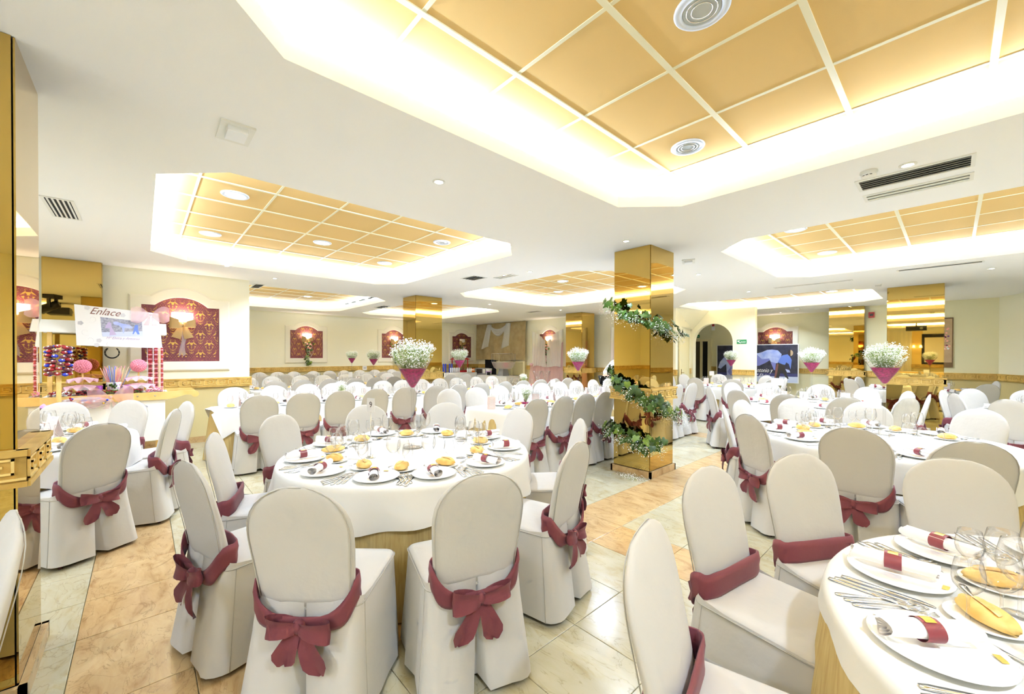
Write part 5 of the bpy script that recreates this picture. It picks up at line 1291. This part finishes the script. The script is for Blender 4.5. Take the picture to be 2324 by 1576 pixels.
for k in range(34):
    a = rnd.uniform(0, 2*PI); q = rnd.uniform(0.01, 0.055); e = rnd.uniform(0.05, 0.17)
    b = MB().use(('candy_pink', 'denim', 'rose', 'pine')[k % 4], True); b.tube([(q*math.cos(a), q*math.sin(a), 0.03), (e*math.cos(a), e*math.sin(a), rnd.uniform(0.34, 0.39))], 0.004, 5); b.build('candy_straw', t)
b = MB().use('ivy', True)
for k in range(12): b.ball((0.085+rnd.gauss(0, 0.012), rnd.gauss(0, 0.03), 0.125+rnd.gauss(0, 0.015)), 0.013, 6, 5)
stuff(b.build('leaf_posy', t))
for x, l in ((-0.10, 'sparkling purple tumbler on the lollipop side of the bucket'), (0.17, 'sparkling purple tumbler on the candy strip side of the bucket')):
    t = put(lathe_mesh('tumbler', 'purple_sparkle', [(0.036, 0), (0.038, 0.005), (0.030, 0.015), (0.036, 0.12), (0.033, 0.12), (0.0, 0.02)], 18), 'tumbler', None, on_cart(x, -0.13, 0.95)); tag(t, l, 'cup', 'purple tumblers')
TR = [('candy_red', 'white'), ('candy_red', 'black'), ('ivy_light', 'candy_red'), ('candy_red', 'ivy'), ('candy_pink', 'white')]
for k in range(5):
    x = -0.44+0.225*k; t = thing('candy_tray', ('clear tray of red and green candies beside the lollipop stand', 'clear tray of dark red candies, second from the lollipop stand', 'clear tray of mixed green candies in the middle', 'clear tray of red berry candies, second from the strips', 'clear tray of pale pink candies by the red strips')[k], 'candy tray', on_cart(x, -0.21, 0.95), PI/2, 'trays of candy on the cart')
    b = MB().use('acrylic'); b.slab((-0.108, -0.10, 0), (0.108, 0.10, 0.004)); b.slab((-0.108, -0.10, 0), (-0.104, 0.10, 0.05)); b.slab((0.104, -0.10, 0), (0.108, 0.10, 0.05)); b.slab((-0.108, -0.10, 0), (0.108, -0.096, 0.03)); b.build('tray', t)
    b = MB(); cs = {'white': 'white_print'}
    for j in range(110):
        b.use(cs.get(TR[k][j % 3 == 0], TR[k][j % 3 == 0]), True); a = rnd.uniform(0, PI); c = Vector((rnd.uniform(-0.09, 0.09), rnd.uniform(-0.085, 0.085), 0.012+rnd.uniform(0, 0.05)))
        b.tube([c-Vector((0.014*math.cos(a), 0.014*math.sin(a), 0)), c+Vector((0.014*math.cos(a), 0.014*math.sin(a), rnd.uniform(-.01, .01)))], 0.0065, 5)
    stuff(b.build('candies', t))
for k, x in enumerate((0.415, 0.475, 0.535)):
    t = thing('candy_strip', 'hanging strip of red wrapped candies, '+('first from the bucket', 'middle of three', 'outermost over the handle')[k], 'candy strip', on_cart(x, 0.0-0.06*k, 1.0), PI/2+0.5*k, 'hanging strips of wrapped candy')
    b = MB().use('white_print'); b.slab((-0.034, -0.002, 0), (-0.028, 0.002, 0.6)); b.slab((0.028, -0.002, 0), (0.034, 0.002, 0.6)); b.build('band', t)
    for j in range(26):
        b = MB().use('candy_red' if j % 3 else 'candy_pink', True); b.ball((0, -0.008, 0.02+0.0225*j), (0.028, 0.012, 0.012), 8, 5); b.build('wrapped_candy', t)
t = thing('lollipop_stand', 'pine post stand ringed with wrapped dark red lollipops', 'lollipop stand', on_cart(-0.44, -0.42, 0), 0)
b = MB().use('pine', True); b.tube([(0, 0, 0.0), (0, 0, 1.62)], 0.024, 10); b.build('post', t)
b = MB().use('pine', True); b.lathe([(0.12, 0), (0.12, 0.02)], 20); b.build('base', t)
for r in range(7):
    for k in range(9):
        a = 2*PI*k/9+0.12*r; z = 1.24+0.055*r+0.012*math.sin(5*k+r); b = MB().use('white_print', True); b.tube([(0.02*math.cos(a), 0.02*math.sin(a), z-0.01), (0.085*math.cos(a), 0.085*math.sin(a), z+0.012)], 0.002, 4)
        b.use(('candy_red', 'candy_red', 'damask', 'blue', 'damask')[(k*3+r) % 5], True); b.ball((0.095*math.cos(a), 0.095*math.sin(a), z+0.013), (0.031, 0.031, 0.022), 8, 6); b.use('white_print', True); b.ball((0.118*math.cos(a), 0.118*math.sin(a), z+0.022), 0.010, 5, 4); b.build('lollipop', t)
t = thing('gift_basket', 'wicker basket lined with lilac paper and pink packets', 'basket', (-7.15, -1.02, 0), 0.3)
b = MB().use('wicker', True); b.lathe([(0.14, 0.70), (0.17, 0.86), (0.16, 0.86), (0.0, 0.72)], 24); b.build('basket', t)
b = MB().use('lilac', True); b.grid(lambda u, v: ((0.12+0.09*v)*math.cos(2*PI*u), (0.12+0.09*v)*math.sin(2*PI*u), 0.83+0.07*v*(0.6+0.5*math.sin(2*PI*u*7))), 56, 4, True); b.build('paper_liner', t)
for k in range(9): b = MB().use(('candy_pink', 'purple_sparkle', 'lilac')[k % 3]); b.box((rnd.gauss(0, 0.05), rnd.gauss(0, 0.05), 0.88+rnd.uniform(0, 0.03)), (0.12, 0.05, 0.014), rnd.uniform(0, 3)); b.build('packet', t)
b = MB().use('pine'); b.slab((-0.18, -0.18, 0.68), (0.18, 0.18, 0.70)); b.slab((-0.02, -0.02, 0), (0.02, 0.02, 0.68)); b.slab((-0.15, -0.15, 0), (0.15, 0.15, 0.02)); st_ = b.build('side_table', None, (-7.15, -1.02, 0), 0.3); tag(st_, 'small pine pedestal table under the gift basket', 'table')
t = thing('candy_bag', 'clear bag of blue, yellow and red sweets on the cart front', 'candy bag', on_cart(-0.22, -0.40, 0.80), 0)
b = MB()
for k in range(60): b.use(('blue', 'orange', 'white_print', 'candy_red', 'label_gold')[k % 5], True); b.ball((rnd.gauss(0, 0.025), rnd.uniform(-0.22, 0.22), 0.08+rnd.gauss(0, 0.02)), 0.014, 6, 4)
stuff(b.build('sweets', t)); b = MB().use('organza', True); b.ball((0, 0, 0.075), (0.06, 0.26, 0.07), 14, 8); b.build('bag', t)
t = thing('horseshoe', 'black horseshoe hung on the wall edge beneath the banner', 'horseshoe', (-8.43, -0.33, 1.52), PI/2)
b = MB().use('black', True); b.tube([(0.075*math.sin(a), -0.01, -0.08*math.cos(a)+0.0) for a in [-2.5+5*k/20 for k in range(21)]], 0.013, 6, True, 0.5); b.build('shoe', t)
b = MB().use('steel'); 
for a in (-2, -1.4, -0.8, 0.8, 1.4, 2): b.box((0.075*math.sin(a), -0.018, -0.08*math.cos(a)), (0.006, 0.003, 0.01)); 
b.build('nail_holes', t)
# ================================================================ POSTERS AND SIGNS
pos = thing('horse_poster', 'large poster of a white horse and a man in blue shirt', 'poster', (-4.47, 15.15, 0), 0)
def PP(u, v): return (-1.225+(1700+u/11.256-1627)/185*2.45, 1.86-(740+v/11.256-785)/80*1.2)
def PA(u, v): return (-1.225+(1500+u/5.81-1627)/185*2.45, 1.86-(640+v/5.81-785)/80*1.2)
b = MB().use('white_paint'); b.slab((-1.225, 0, 0.62), (1.225, 0.03, 1.87)); b.build('board', pos)
for x in (-0.9, 0.9): b = MB().use('black'); b.slab((x-0.015, 0.0, 0), (x+0.015, 0.03, 0.63)); b.slab((x-0.02, -0.12, 0), (x+0.02, 0.25, 0.02)); b.build('foot', pos)
print_poly(pos, [(-1.2, 0.64), (1.2, 0.64), (1.2, 1.845), (-1.2, 1.845)], 'poster_dark', -0.001, 'photo_print')
print_poly(pos, [(-1.2, 0.64), (1.2, 0.64), (1.2, 0.83), (-1.2, 0.80)], 'poster_floor', -0.002, 'photo_print')
print_poly(pos, [(-1.2, 0.80), (1.2, 0.83), (1.2, 0.93), (-1.2, 0.90)], 'poster_navy', -0.002, 'photo_print')
print_poly(pos, [PA(930, 1000), PA(850, 1005), PA(790, 1070), PA(760, 1150), PA(800, 1165), PA(850, 1120), PA(880, 1100), PA(890, 1250), PA(940, 1250), PA(1010, 1200), PA(1240, 1120)]+[PP(137, 1040), PP(220, 1040), PP(330, 1030), PP(480, 960), PP(590, 890), PP(610, 930), PP(700, 960), PP(780, 960), PP(800, 900), PP(860, 800), PP(870, 740), PP(780, 650), PP(640, 630), PP(520, 640), PP(400, 690), PP(290, 720), PP(200, 670), PP(137, 660), PA(1150, 920)], 'horse', -0.003, 'photo_print')
print_poly(pos, [PP(137, 700), PP(280, 760), PP(400, 870), PP(580, 850), PP(590, 890), PP(480, 960), PP(330, 1030), PP(137, 1040), PA(1010, 1200), PA(940, 1250), PA(900, 1200), PA(1000, 1060)], 'horse_shade', -0.004, 'photo_print')
print_poly(pos, [PP(610, 940), PP(740, 960), PP(720, 1130), PP(690, 1130)], 'horse_shade', -0.004, 'photo_print')
print_poly(pos, [PP(770, 965), PP(940, 1000), PP(950, 1130), PP(1040, 1330), PP(980, 1330), PP(880, 1140), PP(850, 1150), PP(790, 1430), PP(690, 1440), PP(720, 1130), PP(740, 990)], 'trouser', -0.005, 'photo_print')
print_poly(pos, [PP(760, 975), PP(800, 985), PP(770, 1200), PP(720, 1380), PP(695, 1380), PP(725, 1130)], 'chaps', -0.006, 'photo_print')
print_poly(pos, [PP(1010, 745), PP(890, 770), PP(840, 830), PP(780, 940), PP(900, 990), PP(950, 1000), PP(980, 940), PP(1040, 980), PP(1080, 1110), PP(1105, 880), PP(1060, 800)], 'denim', -0.006, 'photo_print')
print_poly(pos, [PP(960, 1100), PP(1050, 1120), PP(1075, 1180), PP(1000, 1180)], 'horse', -0.007, 'photo_print')
for s_, m in ((0, 'hair'), (1, 'scroll_paper')): print_poly(pos, [PP(1075+60*math.sin(a)*(1 if s_ else -1), 715-72*math.cos(a)) for a in [PI*k/10 for k in range(11)]], m, -0.0075, 'photo_print')
put_text('Antonio y', 0.2, 'white_print', 'lettering', pos, at_wall(*(PP(420, 1145)[0], -0.008, PP(420, 1145)[1])), 0.4, 0.56); put_text('M\u00aa Elvira', 0.16, 'white_print', 'lettering', pos, at_wall(PP(370, 1275)[0], -0.008, PP(370, 1275)[1]), 0.4, 0.5)
def sign(label, x, y, z, w_, h, rz, txt, m='green_sign', arrow=True, txm='white_print'):
    t = thing('wall_sign', label, 'sign', (x, y, z), rz); b = MB().use(m); b.slab((-w_/2, -0.006, -h/2), (w_/2, 0, h/2)); b.build('plate', t)
    if txt: put_text(txt, h*0.5, txm, 'lettering', t, at_wall(w_*0.17 if arrow else 0, -0.0065, -h*0.08), 0, w_*(0.5 if arrow else 0.8))
    if arrow: print_poly(t, [(-w_*0.42, h*0.30), (-w_*0.12, h*0.30), (-w_*0.30, h*0.12), (-w_*0.06, -h*0.25), (-w_*0.14, -h*0.34), (-w_*0.38, 0.02*h), (-w_*0.42, -0.1*h)], 'white_print', -0.0066, 'arrow')
sign('green exit sign with white arrow beside the arch', -4.09, 12.699, 1.895, 0.26, 0.12, 0, 'SALIDA')
sign('small green exit sign over the dark corridor doorway', -6.55, 15.498, 2.22, 0.22, 0.11, 0, 'SALIDA', 'green_sign', False)
sign('white and red fire safety sign on the corridor wall', -5.95, 15.498, 2.62, 0.12, 0.4, 0, '', 'white_print', False)
print_poly(bpy.data.objects[bpy.data.objects[-1].name] if False else [o for o in bpy.data.objects if o.get('label', '').startswith('white and red fire')][0], [(-0.045, -0.05), (0.045, -0.05), (0.045, 0.18), (-0.045, 0.18)], 'red', -0.0068, 'red_field')
t = thing('alarm_box', 'dark red fire alarm box on the wall between two mirrored pillars', 'alarm', (-1.47, 14.449, 2.595), 0); b = MB().use('red'); b.slab((-0.06, -0.05, -0.075), (0.06, 0, 0.075)); b.build('housing', t); b = MB().use('black'); b.slab((-0.035, -0.053, -0.03), (0.035, -0.05, 0.03)); b.build('sounder', t)
scr = thing('scroll_picture', 'hanging scroll picture with plum blossom branch beside mirrored pillar', 'picture', (-0.22, 14.445, 0), 0)
b = MB().use('frame_brown'); b.slab((-0.235, -0.02, 1.22), (0.235, 0, 2.43)); b.build('frame', scr); b = MB().use('scroll_paper'); b.slab((-0.215, -0.024, 1.34), (0.215, -0.02, 2.40)); b.build('paper', scr)
for k in range(22): x, z = 0.10+rnd.gauss(0, 0.05), 1.6+rnd.random()*0.6; print_poly(scr, [(x+0.022*math.cos(a), z+0.022*math.sin(a)) for a in [2*PI*j/6 for j in range(6)]], ('damask', 'rose', 'violet')[k % 3] if z > 1.75 else ('rose', 'white_print')[k % 2], -0.0245, 'blossom')
b = MB().use('ink'); b.tube([(-0.1, -0.0245, 1.5), (0.03, -0.0245, 1.62), (0.08, -0.0245, 1.8), (0.19, -0.0245, 1.86)], 0.006, 4, True, 0.2); b.build('branch', scr)
# ================================================================ SWEETS COUNTER
def buffet(x0, x1, y0, y1, z, label):
    b = MB().use('white_cloth', True); n = 90; P = []; tot = 2*(x1-x0+y1-y0)
    def at(s_):
        for (ax, ay, dx, dy, ln) in ((x0, y0, 1, 0, x1-x0), (x1, y0, 0, 1, y1-y0), (x1, y1, -1, 0, x1-x0), (x0, y1, 0, -1, y1-y0)):
            if s_ <= ln: return ax+dx*s_, ay+dy*s_, dy, -dx
            s_ -= ln
        return x0, y0, 0, -1
    R = []
    for zz, f in ((z, -0.02), (z-0.006, 0.004), (z*0.6, 0.02), (0.02, 0.05)):
        R.append([(p[0]+p[2]*(f+0.02*math.sin(i*1.1)*(1-zz/z)), p[1]+p[3]*(f+0.02*math.sin(i*1.1)*(1-zz/z)), zz) for i, p in enumerate([at(tot*i/n) for i in range(n)])])
    b.loft(R, True, True, False); return tag(b.build('serving_table', None), label, 'table')
ZB = 0.78
buffet(-14.15, -13.35, 8.7, 10.25, ZB, 'white clothed serving table under the dark corner panel')
buffet(-13.3, -11.45, 10.2, 10.9, 0.68, 'white clothed serving table under the burlap hanging')
for k, (y, x) in enumerate(((8.85, -13.7), (8.98, -13.75), (9.14, -13.7), (9.28, -13.75))):
    b = MB().use('blue', True); b.tube([(0, 0, 0), (0, 0, 0.36)], 0.03, 10); tag(b.build('cup_sleeve', None, (x, y, ZB)), 'tall blue sleeve of cups, '+ORD[k]+' from the mirrored pillar', 'cup sleeve', 'blue cup sleeves')
for k in range(5):
    b = MB().use('white_print', True); b.lathe([(0.034, 0), (0.034, 0.19), (0.02, 0.2)], 12, cap1=True); tag(b.build('cup_stack', None, (-13.6, 9.13+0.10*k, ZB)), 'stack of white paper cups, '+ORD[k]+' from the blue sleeves', 'cup stack', 'white cup stacks')
t = thing('popcorn_machine', 'red popcorn machine with canopy roof and white cups on top', 'popcorn machine', (-13.85, 9.75, ZB), PI/2)
for x in (-0.28, 0.28):
    for y in (-0.16, 0.16): b = MB().use('red'); b.slab((x-0.015, y-0.015, 0.0), (x+0.015, y+0.015, 0.52)); b.build('post', t)
b = MB().use('red'); b.loft([[(-0.36, -0.24, 0.52), (0.36, -0.24, 0.52), (0.36, 0.24, 0.52), (-0.36, 0.24, 0.52)], [(-0.26, -0.14, 0.60), (0.26, -0.14, 0.60), (0.26, 0.14, 0.60), (-0.26, 0.14, 0.60)]]); b.build('roof', t)
b = MB().use('red'); b.slab((-0.3, -0.18, 0), (0.3, 0.18, 0.08)); b.build('base', t); b = MB().use('glass'); b.slab((-0.28, -0.165, 0.08), (0.28, -0.16, 0.5)); b.build('pane', t)
for k, x in enumerate((-0.18, 0.06, 0.16)): b = MB().use('white_print', True); b.lathe([(0.055, 0), (0.062, 0.17), (0.0, 0.172)], 14); tag(b.build('paper_tub', None, (-13.85, 9.75+x, ZB+0.60)), 'white paper tub on the popcorn machine, '+ORD[k]+' from the pillar', 'tub', 'paper tubs on the popcorn machine')
for k in range(3):
    b = MB().use('white_print', True); b.lathe([(0.03, 0), (0.032, 0.13), (0.012, 0.17), (0.006, 0.21)], 12, cap1=True); tag(b.build('sauce_bottle', None, (-13.35+0.0, 9.78+0.085*k, ZB)), 'white pointed sauce bottle, '+ORD[k]+' from the cup stacks', 'bottle', 'white sauce bottles')
for k in range(2):
    b = MB().use('orange', True); b.lathe([(0.034, 0), (0.034, 0.15), (0.028, 0.155)], 12, cap1=True); b.use('white_print', True); b.lathe([(0.0345, 0.08), (0.0345, 0.12)], 12, cap0=False, cap1=False); tag(b.build('drink_can', None, (-13.37, 10.04+0.08*k, ZB)), ('orange drink can touching the sauce bottles', 'orange drink can nearer the microwave')[k], 'can', 'orange cans')
t = thing('microwave', 'silver microwave oven under the burlap hanging', 'microwave', (-13.45, 10.62, 0.68), 0.5); b = MB().use('grey'); b.slab((-0.24, -0.17, 0), (0.24, 0.17, 0.27)); b.build('body', t); b = MB().use('black'); b.slab((-0.20, -0.178, 0.05), (0.06, -0.17, 0.23)); b.build('door', t); b = MB().use('white_paint'); b.slab((0.10, -0.176, 0.05), (0.2, -0.17, 0.23)); b.build('keypad', t)
t = thing('lidded_bucket', 'white plastic bucket with lid and pink contents', 'bucket', (-12.86, 10.5, 0.68), 0); b = MB().use('white_print', True); b.lathe([(0.105, 0), (0.125, 0.23)], 20, cap1=False); b.build('pail', t); b = MB().use('white_print', True); b.lathe([(0.132, 0.23), (0.132, 0.255), (0.12, 0.258)], 20, cap1=True); b.build('lid', t); b = MB().use('lilac', True); b.lathe([(0.1075, 0.04), (0.119, 0.15)], 20, cap0=False, cap1=False); b.build('contents', t)
for k in range(2): b = MB().use('black', True); b.lathe([(0.034, 0), (0.038, 0.13), (0.033, 0.13), (0.0, 0.01)], 12); tag(b.build('black_cup', None, (-12.72+0.1*k, 10.33, 0.68)), ('black cup by the bucket', 'black cup nearer the cotton candy machine')[k]+' on the serving table', 'cup', 'black cups')
t = thing('cotton_candy_machine', 'cotton candy machine with clear round tub and mesh guard', 'cotton candy machine', (-12.02, 10.55, 0.68), 0)
b = MB().use('grey'); b.loft([[(-0.17, -0.17, 0), (0.17, -0.17, 0), (0.17, 0.17, 0), (-0.17, 0.17, 0)], [(-0.12, -0.12, 0.26), (0.12, -0.12, 0.26), (0.12, 0.12, 0.26), (-0.12, 0.12, 0.26)]]); b.build('base', t)
b = MB().use('organza', True); b.lathe([(0.30, 0.27), (0.38, 0.32), (0.47, 0.53), (0.475, 0.54)], 32, cap1=False); b.build('tub', t)
b = MB().use('steel', True); b.tube([(0.475*math.cos(2*PI*k/32), 0.475*math.sin(2*PI*k/32), 0.54) for k in range(33)], 0.008, 5); b.tube([(0.475*math.cos(2*PI*k/32), 0.475*math.sin(2*PI*k/32), 0.87) for k in range(33)], 0.008, 5); b.build('rim', t)
for k in range(24): b = MB().use('grey'); a = 2*PI*k/24; b.tube([(0.475*math.cos(a), 0.475*math.sin(a), 0.54), (0.475*math.cos(a), 0.475*math.sin(a), 0.87)], 0.003, 4); b.build('guard_rod', t)
b = MB().use('candy_pink', True); b.ball((0.25, -0.1, 0.42), (0.1, 0.1, 0.1), 12, 8); b.build('pink_floss', t)
for k in range(2):
    t = put(lathe_mesh('flute_vase', 'glass', [(0.05, 0), (0.05, 0.005), (0.012, 0.015), (0.012, 0.10), (0.03, 0.16), (0.11, 0.36), (0.108, 0.36)], 20), 'flute_vase', None, (-6.75, 7.0+0.32*k, TZ)); tag(t, ('tall flared glass vase before the pink tulle', 'second flared glass vase nearer the ivy pillar')[k], 'vase', 'flared glass vases')
# ================================================================ PERSON
def skin_mesh(name, verts, edges, radii, m, parent, root=0, levels=2):
    me = bpy.data.meshes.new(name); me.from_pydata([Vector(v) for v in verts], edges, []); o = bpy.data.objects.new(name, me); COL.objects.link(o)
    sk = o.modifiers.new('skin', 'SKIN'); sk.use_smooth_shade = True
    for i, r in enumerate(radii):
        d = me.skin_vertices[0].data[i]; d.radius = (r, r) if not isinstance(r, tuple) else r; d.use_root = (i == root)
    su = o.modifiers.new('sub', 'SUBSURF'); su.levels = levels; su.render_levels = levels
    dg = bpy.context.evaluated_depsgraph_get(); m2 = bpy.data.meshes.new_from_object(o.evaluated_get(dg)); bpy.data.objects.remove(o)
    m2.materials.clear(); m2.materials.append(MATS[m])
    m2.polygons.foreach_set('use_smooth', [True]*len(m2.polygons)); m2.polygons.foreach_set('material_index', [0]*len(m2.polygons))
    return put(m2, name, parent)
# bending to the local +x side; local y is the person's left
per = thing('person', 'person in white shirt and black trousers bending over a table left of ivy pillar', 'person', (-5.78, 8.42, 0), 0.85)
V = [(0, 0, 0.95), (0.10, 0, 1.10), (0.22, 0, 1.24), (0.32, 0, 1.33), (0.40, 0, 1.385), (0.46, 0, 1.41), (0.55, 0, 1.42),
     (0, 0.09, 0.90), (0.05, 0.11, 0.50), (-0.02, 0.11, 0.09), (0.13, 0.12, 0.03), (0, -0.09, 0.90), (-0.06, -0.11, 0.50), (-0.16, -0.11, 0.09), (-0.02, -0.12, 0.03),
     (0.33, 0.18, 1.34), (0.42, 0.25, 1.08), (0.58, 0.22, 0.90), (0.33, -0.18, 1.34), (0.44, -0.24, 1.08), (0.60, -0.20, 0.90)]
E_ = [(0, 1), (1, 2), (2, 3), (3, 4), (4, 5), (5, 6), (0, 7), (7, 8), (8, 9), (9, 10), (0, 11), (11, 12), (12, 13), (13, 14), (3, 15), (15, 16), (16, 17), (3, 18), (18, 19), (19, 20)]
Rr = [0.115, 0.115, 0.12, 0.105, 0.055, 0.07, 0.085, 0.08, 0.055, 0.038, 0.035, 0.08, 0.055, 0.038, 0.035, 0.06, 0.042, 0.028, 0.06, 0.042, 0.028]
skin_mesh('body', V, E_, Rr, 'skin', per)
skin_mesh('shirt', [V[0], V[1], V[2], V[3], V[15], V[16], (0.53, 0.23, 0.95), V[18], V[19], (0.55, -0.215, 0.95)], [(0, 1), (1, 2), (2, 3), (3, 4), (4, 5), (5, 6), (3, 7), (7, 8), (8, 9)], [0.14, 0.142, 0.145, 0.128, 0.08, 0.062, 0.045, 0.08, 0.062, 0.045], 'shirt', per)
skin_mesh('trousers', [(0.01, 0, 0.97), V[7], V[8], (-0.02, 0.11, 0.12), V[11], V[12], (-0.16, -0.11, 0.12)], [(0, 1), (1, 2), (2, 3), (0, 4), (4, 5), (5, 6)], [0.135, 0.105, 0.078, 0.06, 0.105, 0.078, 0.06], 'black_matte', per)
b = MB().use('hair', True); b.ball((0.545, 0, 1.465), (0.105, 0.092, 0.085), 14, 9); b.build('hair', per)
for s_ in (-1, 1):
    b = MB().use('black', True); b.ball((0.10 if s_ > 0 else -0.05, s_*0.115, 0.035), (0.13, 0.05, 0.04), 10, 6); b.build('shoe', per)
    for f in range(5): b = MB().use('skin', True); bx, by = (0.59, s_*0.215); b.tube([(bx, by+(f-2)*0.016, 0.89), (bx+0.045, by+(f-2)*0.019, 0.865), (bx+0.07-abs(f-2)*0.008, by+(f-2)*0.019, 0.835)], [0.0095, 0.0085, 0.007], 6); b.build('finger', per)
    b = MB().use('skin', True); b.ball((0.53, s_*0.088, 1.415), (0.02, 0.014, 0.03), 8, 6); b.build('ear', per)
    b = MB().use('hair', True); b.ball((0.632, s_*0.03, 1.435), (0.01, 0.014, 0.008), 8, 6); b.build('eye', per)
b = MB().use('skin', True); b.ball((0.645, 0, 1.405), (0.02, 0.013, 0.022), 8, 6); b.build('nose', per)
b = MB().use('rose', True); b.ball((0.628, 0, 1.368), (0.01, 0.026, 0.006), 8, 6); b.build('mouth', per)
# ================================================================ REAR OF THE HALL (seen in the mirrors)
t = thing('projector_screen', 'white projector screen with black border on the rear wall', 'screen', (0.15, -5.97, 0), PI); b = MB().use('black'); b.slab((-1.15, -0.02, 1.1), (1.15, 0, 2.55)); b.build('border', t); b = MB().use('screen_white'); b.slab((-1.05, -0.025, 1.2), (1.05, -0.02, 2.38)); b.build('sheet', t)
t = thing('projector', 'black projector hung from the ceiling', 'projector', (-1.0, -2.2+0.6, 2.62), 0); b = MB().use('black'); b.slab((-0.3, -0.2, -0.09), (0.3, 0.2, 0.09)); b.build('body', t); b = MB().use('black'); b.slab((-0.02, -0.02, 0.09), (0.02, 0.02, ZC-2.62)); b.build('mount', t); b = MB().use('lens_off', True); b.ball((0.15, 0.2, 0), (0.05, 0.03, 0.05)); b.build('lens', t)
hang('sheer_curtain', -2.3, -1.35, 0.6, 2.8, -5.90, 'tulle_white', 0.06, 6, 'white sheer curtain gathered on the rear wall', 'curtain', 0, 60, 10)
t = thing('head_table', 'long white clothed head table before the rear wall', 'table', (-0.6, -4.9, 0), 0); b = MB().use('white_cloth'); b.slab((-1.5, -0.4, 0.02), (1.5, 0.4, 0.76)); b.build('cloth', t); b = MB().use('pine'); b.slab((-1.5, 0.4, 0.5), (1.5, 0.43, 0.76)); b.build('front_rail', t)
t = thing('gold_wall_strip', 'gold papered wall strip with twin lit lamp by the screen', 'wall lamp', (-1.15, -5.99, 0), PI); b = MB().use('gold_relief'); b.slab((-0.18, -0.02, 0.9), (0.18, 0, 2.7)); b.build('paper', t)
for x in (-0.12, 0.12): b = MB().use('shade_lit', True); b.lathe([(0.05, 0), (0.035, 0.12)], 14, (x, -0.09, 1.9)); b.build('lamp_shade', t)
t = thing('stage_light', 'black moving head stage light with yellow lens on the ceiling', 'stage light', (-3.1, -1.5, ZC), 0.4); b = MB().use('black'); b.slab((-0.14, -0.1, -0.09), (0.14, 0.1, 0)); b.build('base', t); b = MB().use('black'); b.slab((-0.13, -0.03, -0.3), (-0.10, 0.03, -0.09)); b.slab((0.10, -0.03, -0.3), (0.13, 0.03, -0.09)); b.build('yoke', t); b = MB().use('black', True); b.tube([(0, 0.1, -0.2), (-0.02, -0.2, -0.36)], [0.08, 0.10], 14); b.build('head', t); b = MB().use('label_gold', True); b.ball((-0.02, -0.2, -0.36), (0.07, 0.03, 0.07)); b.build('lens', t)
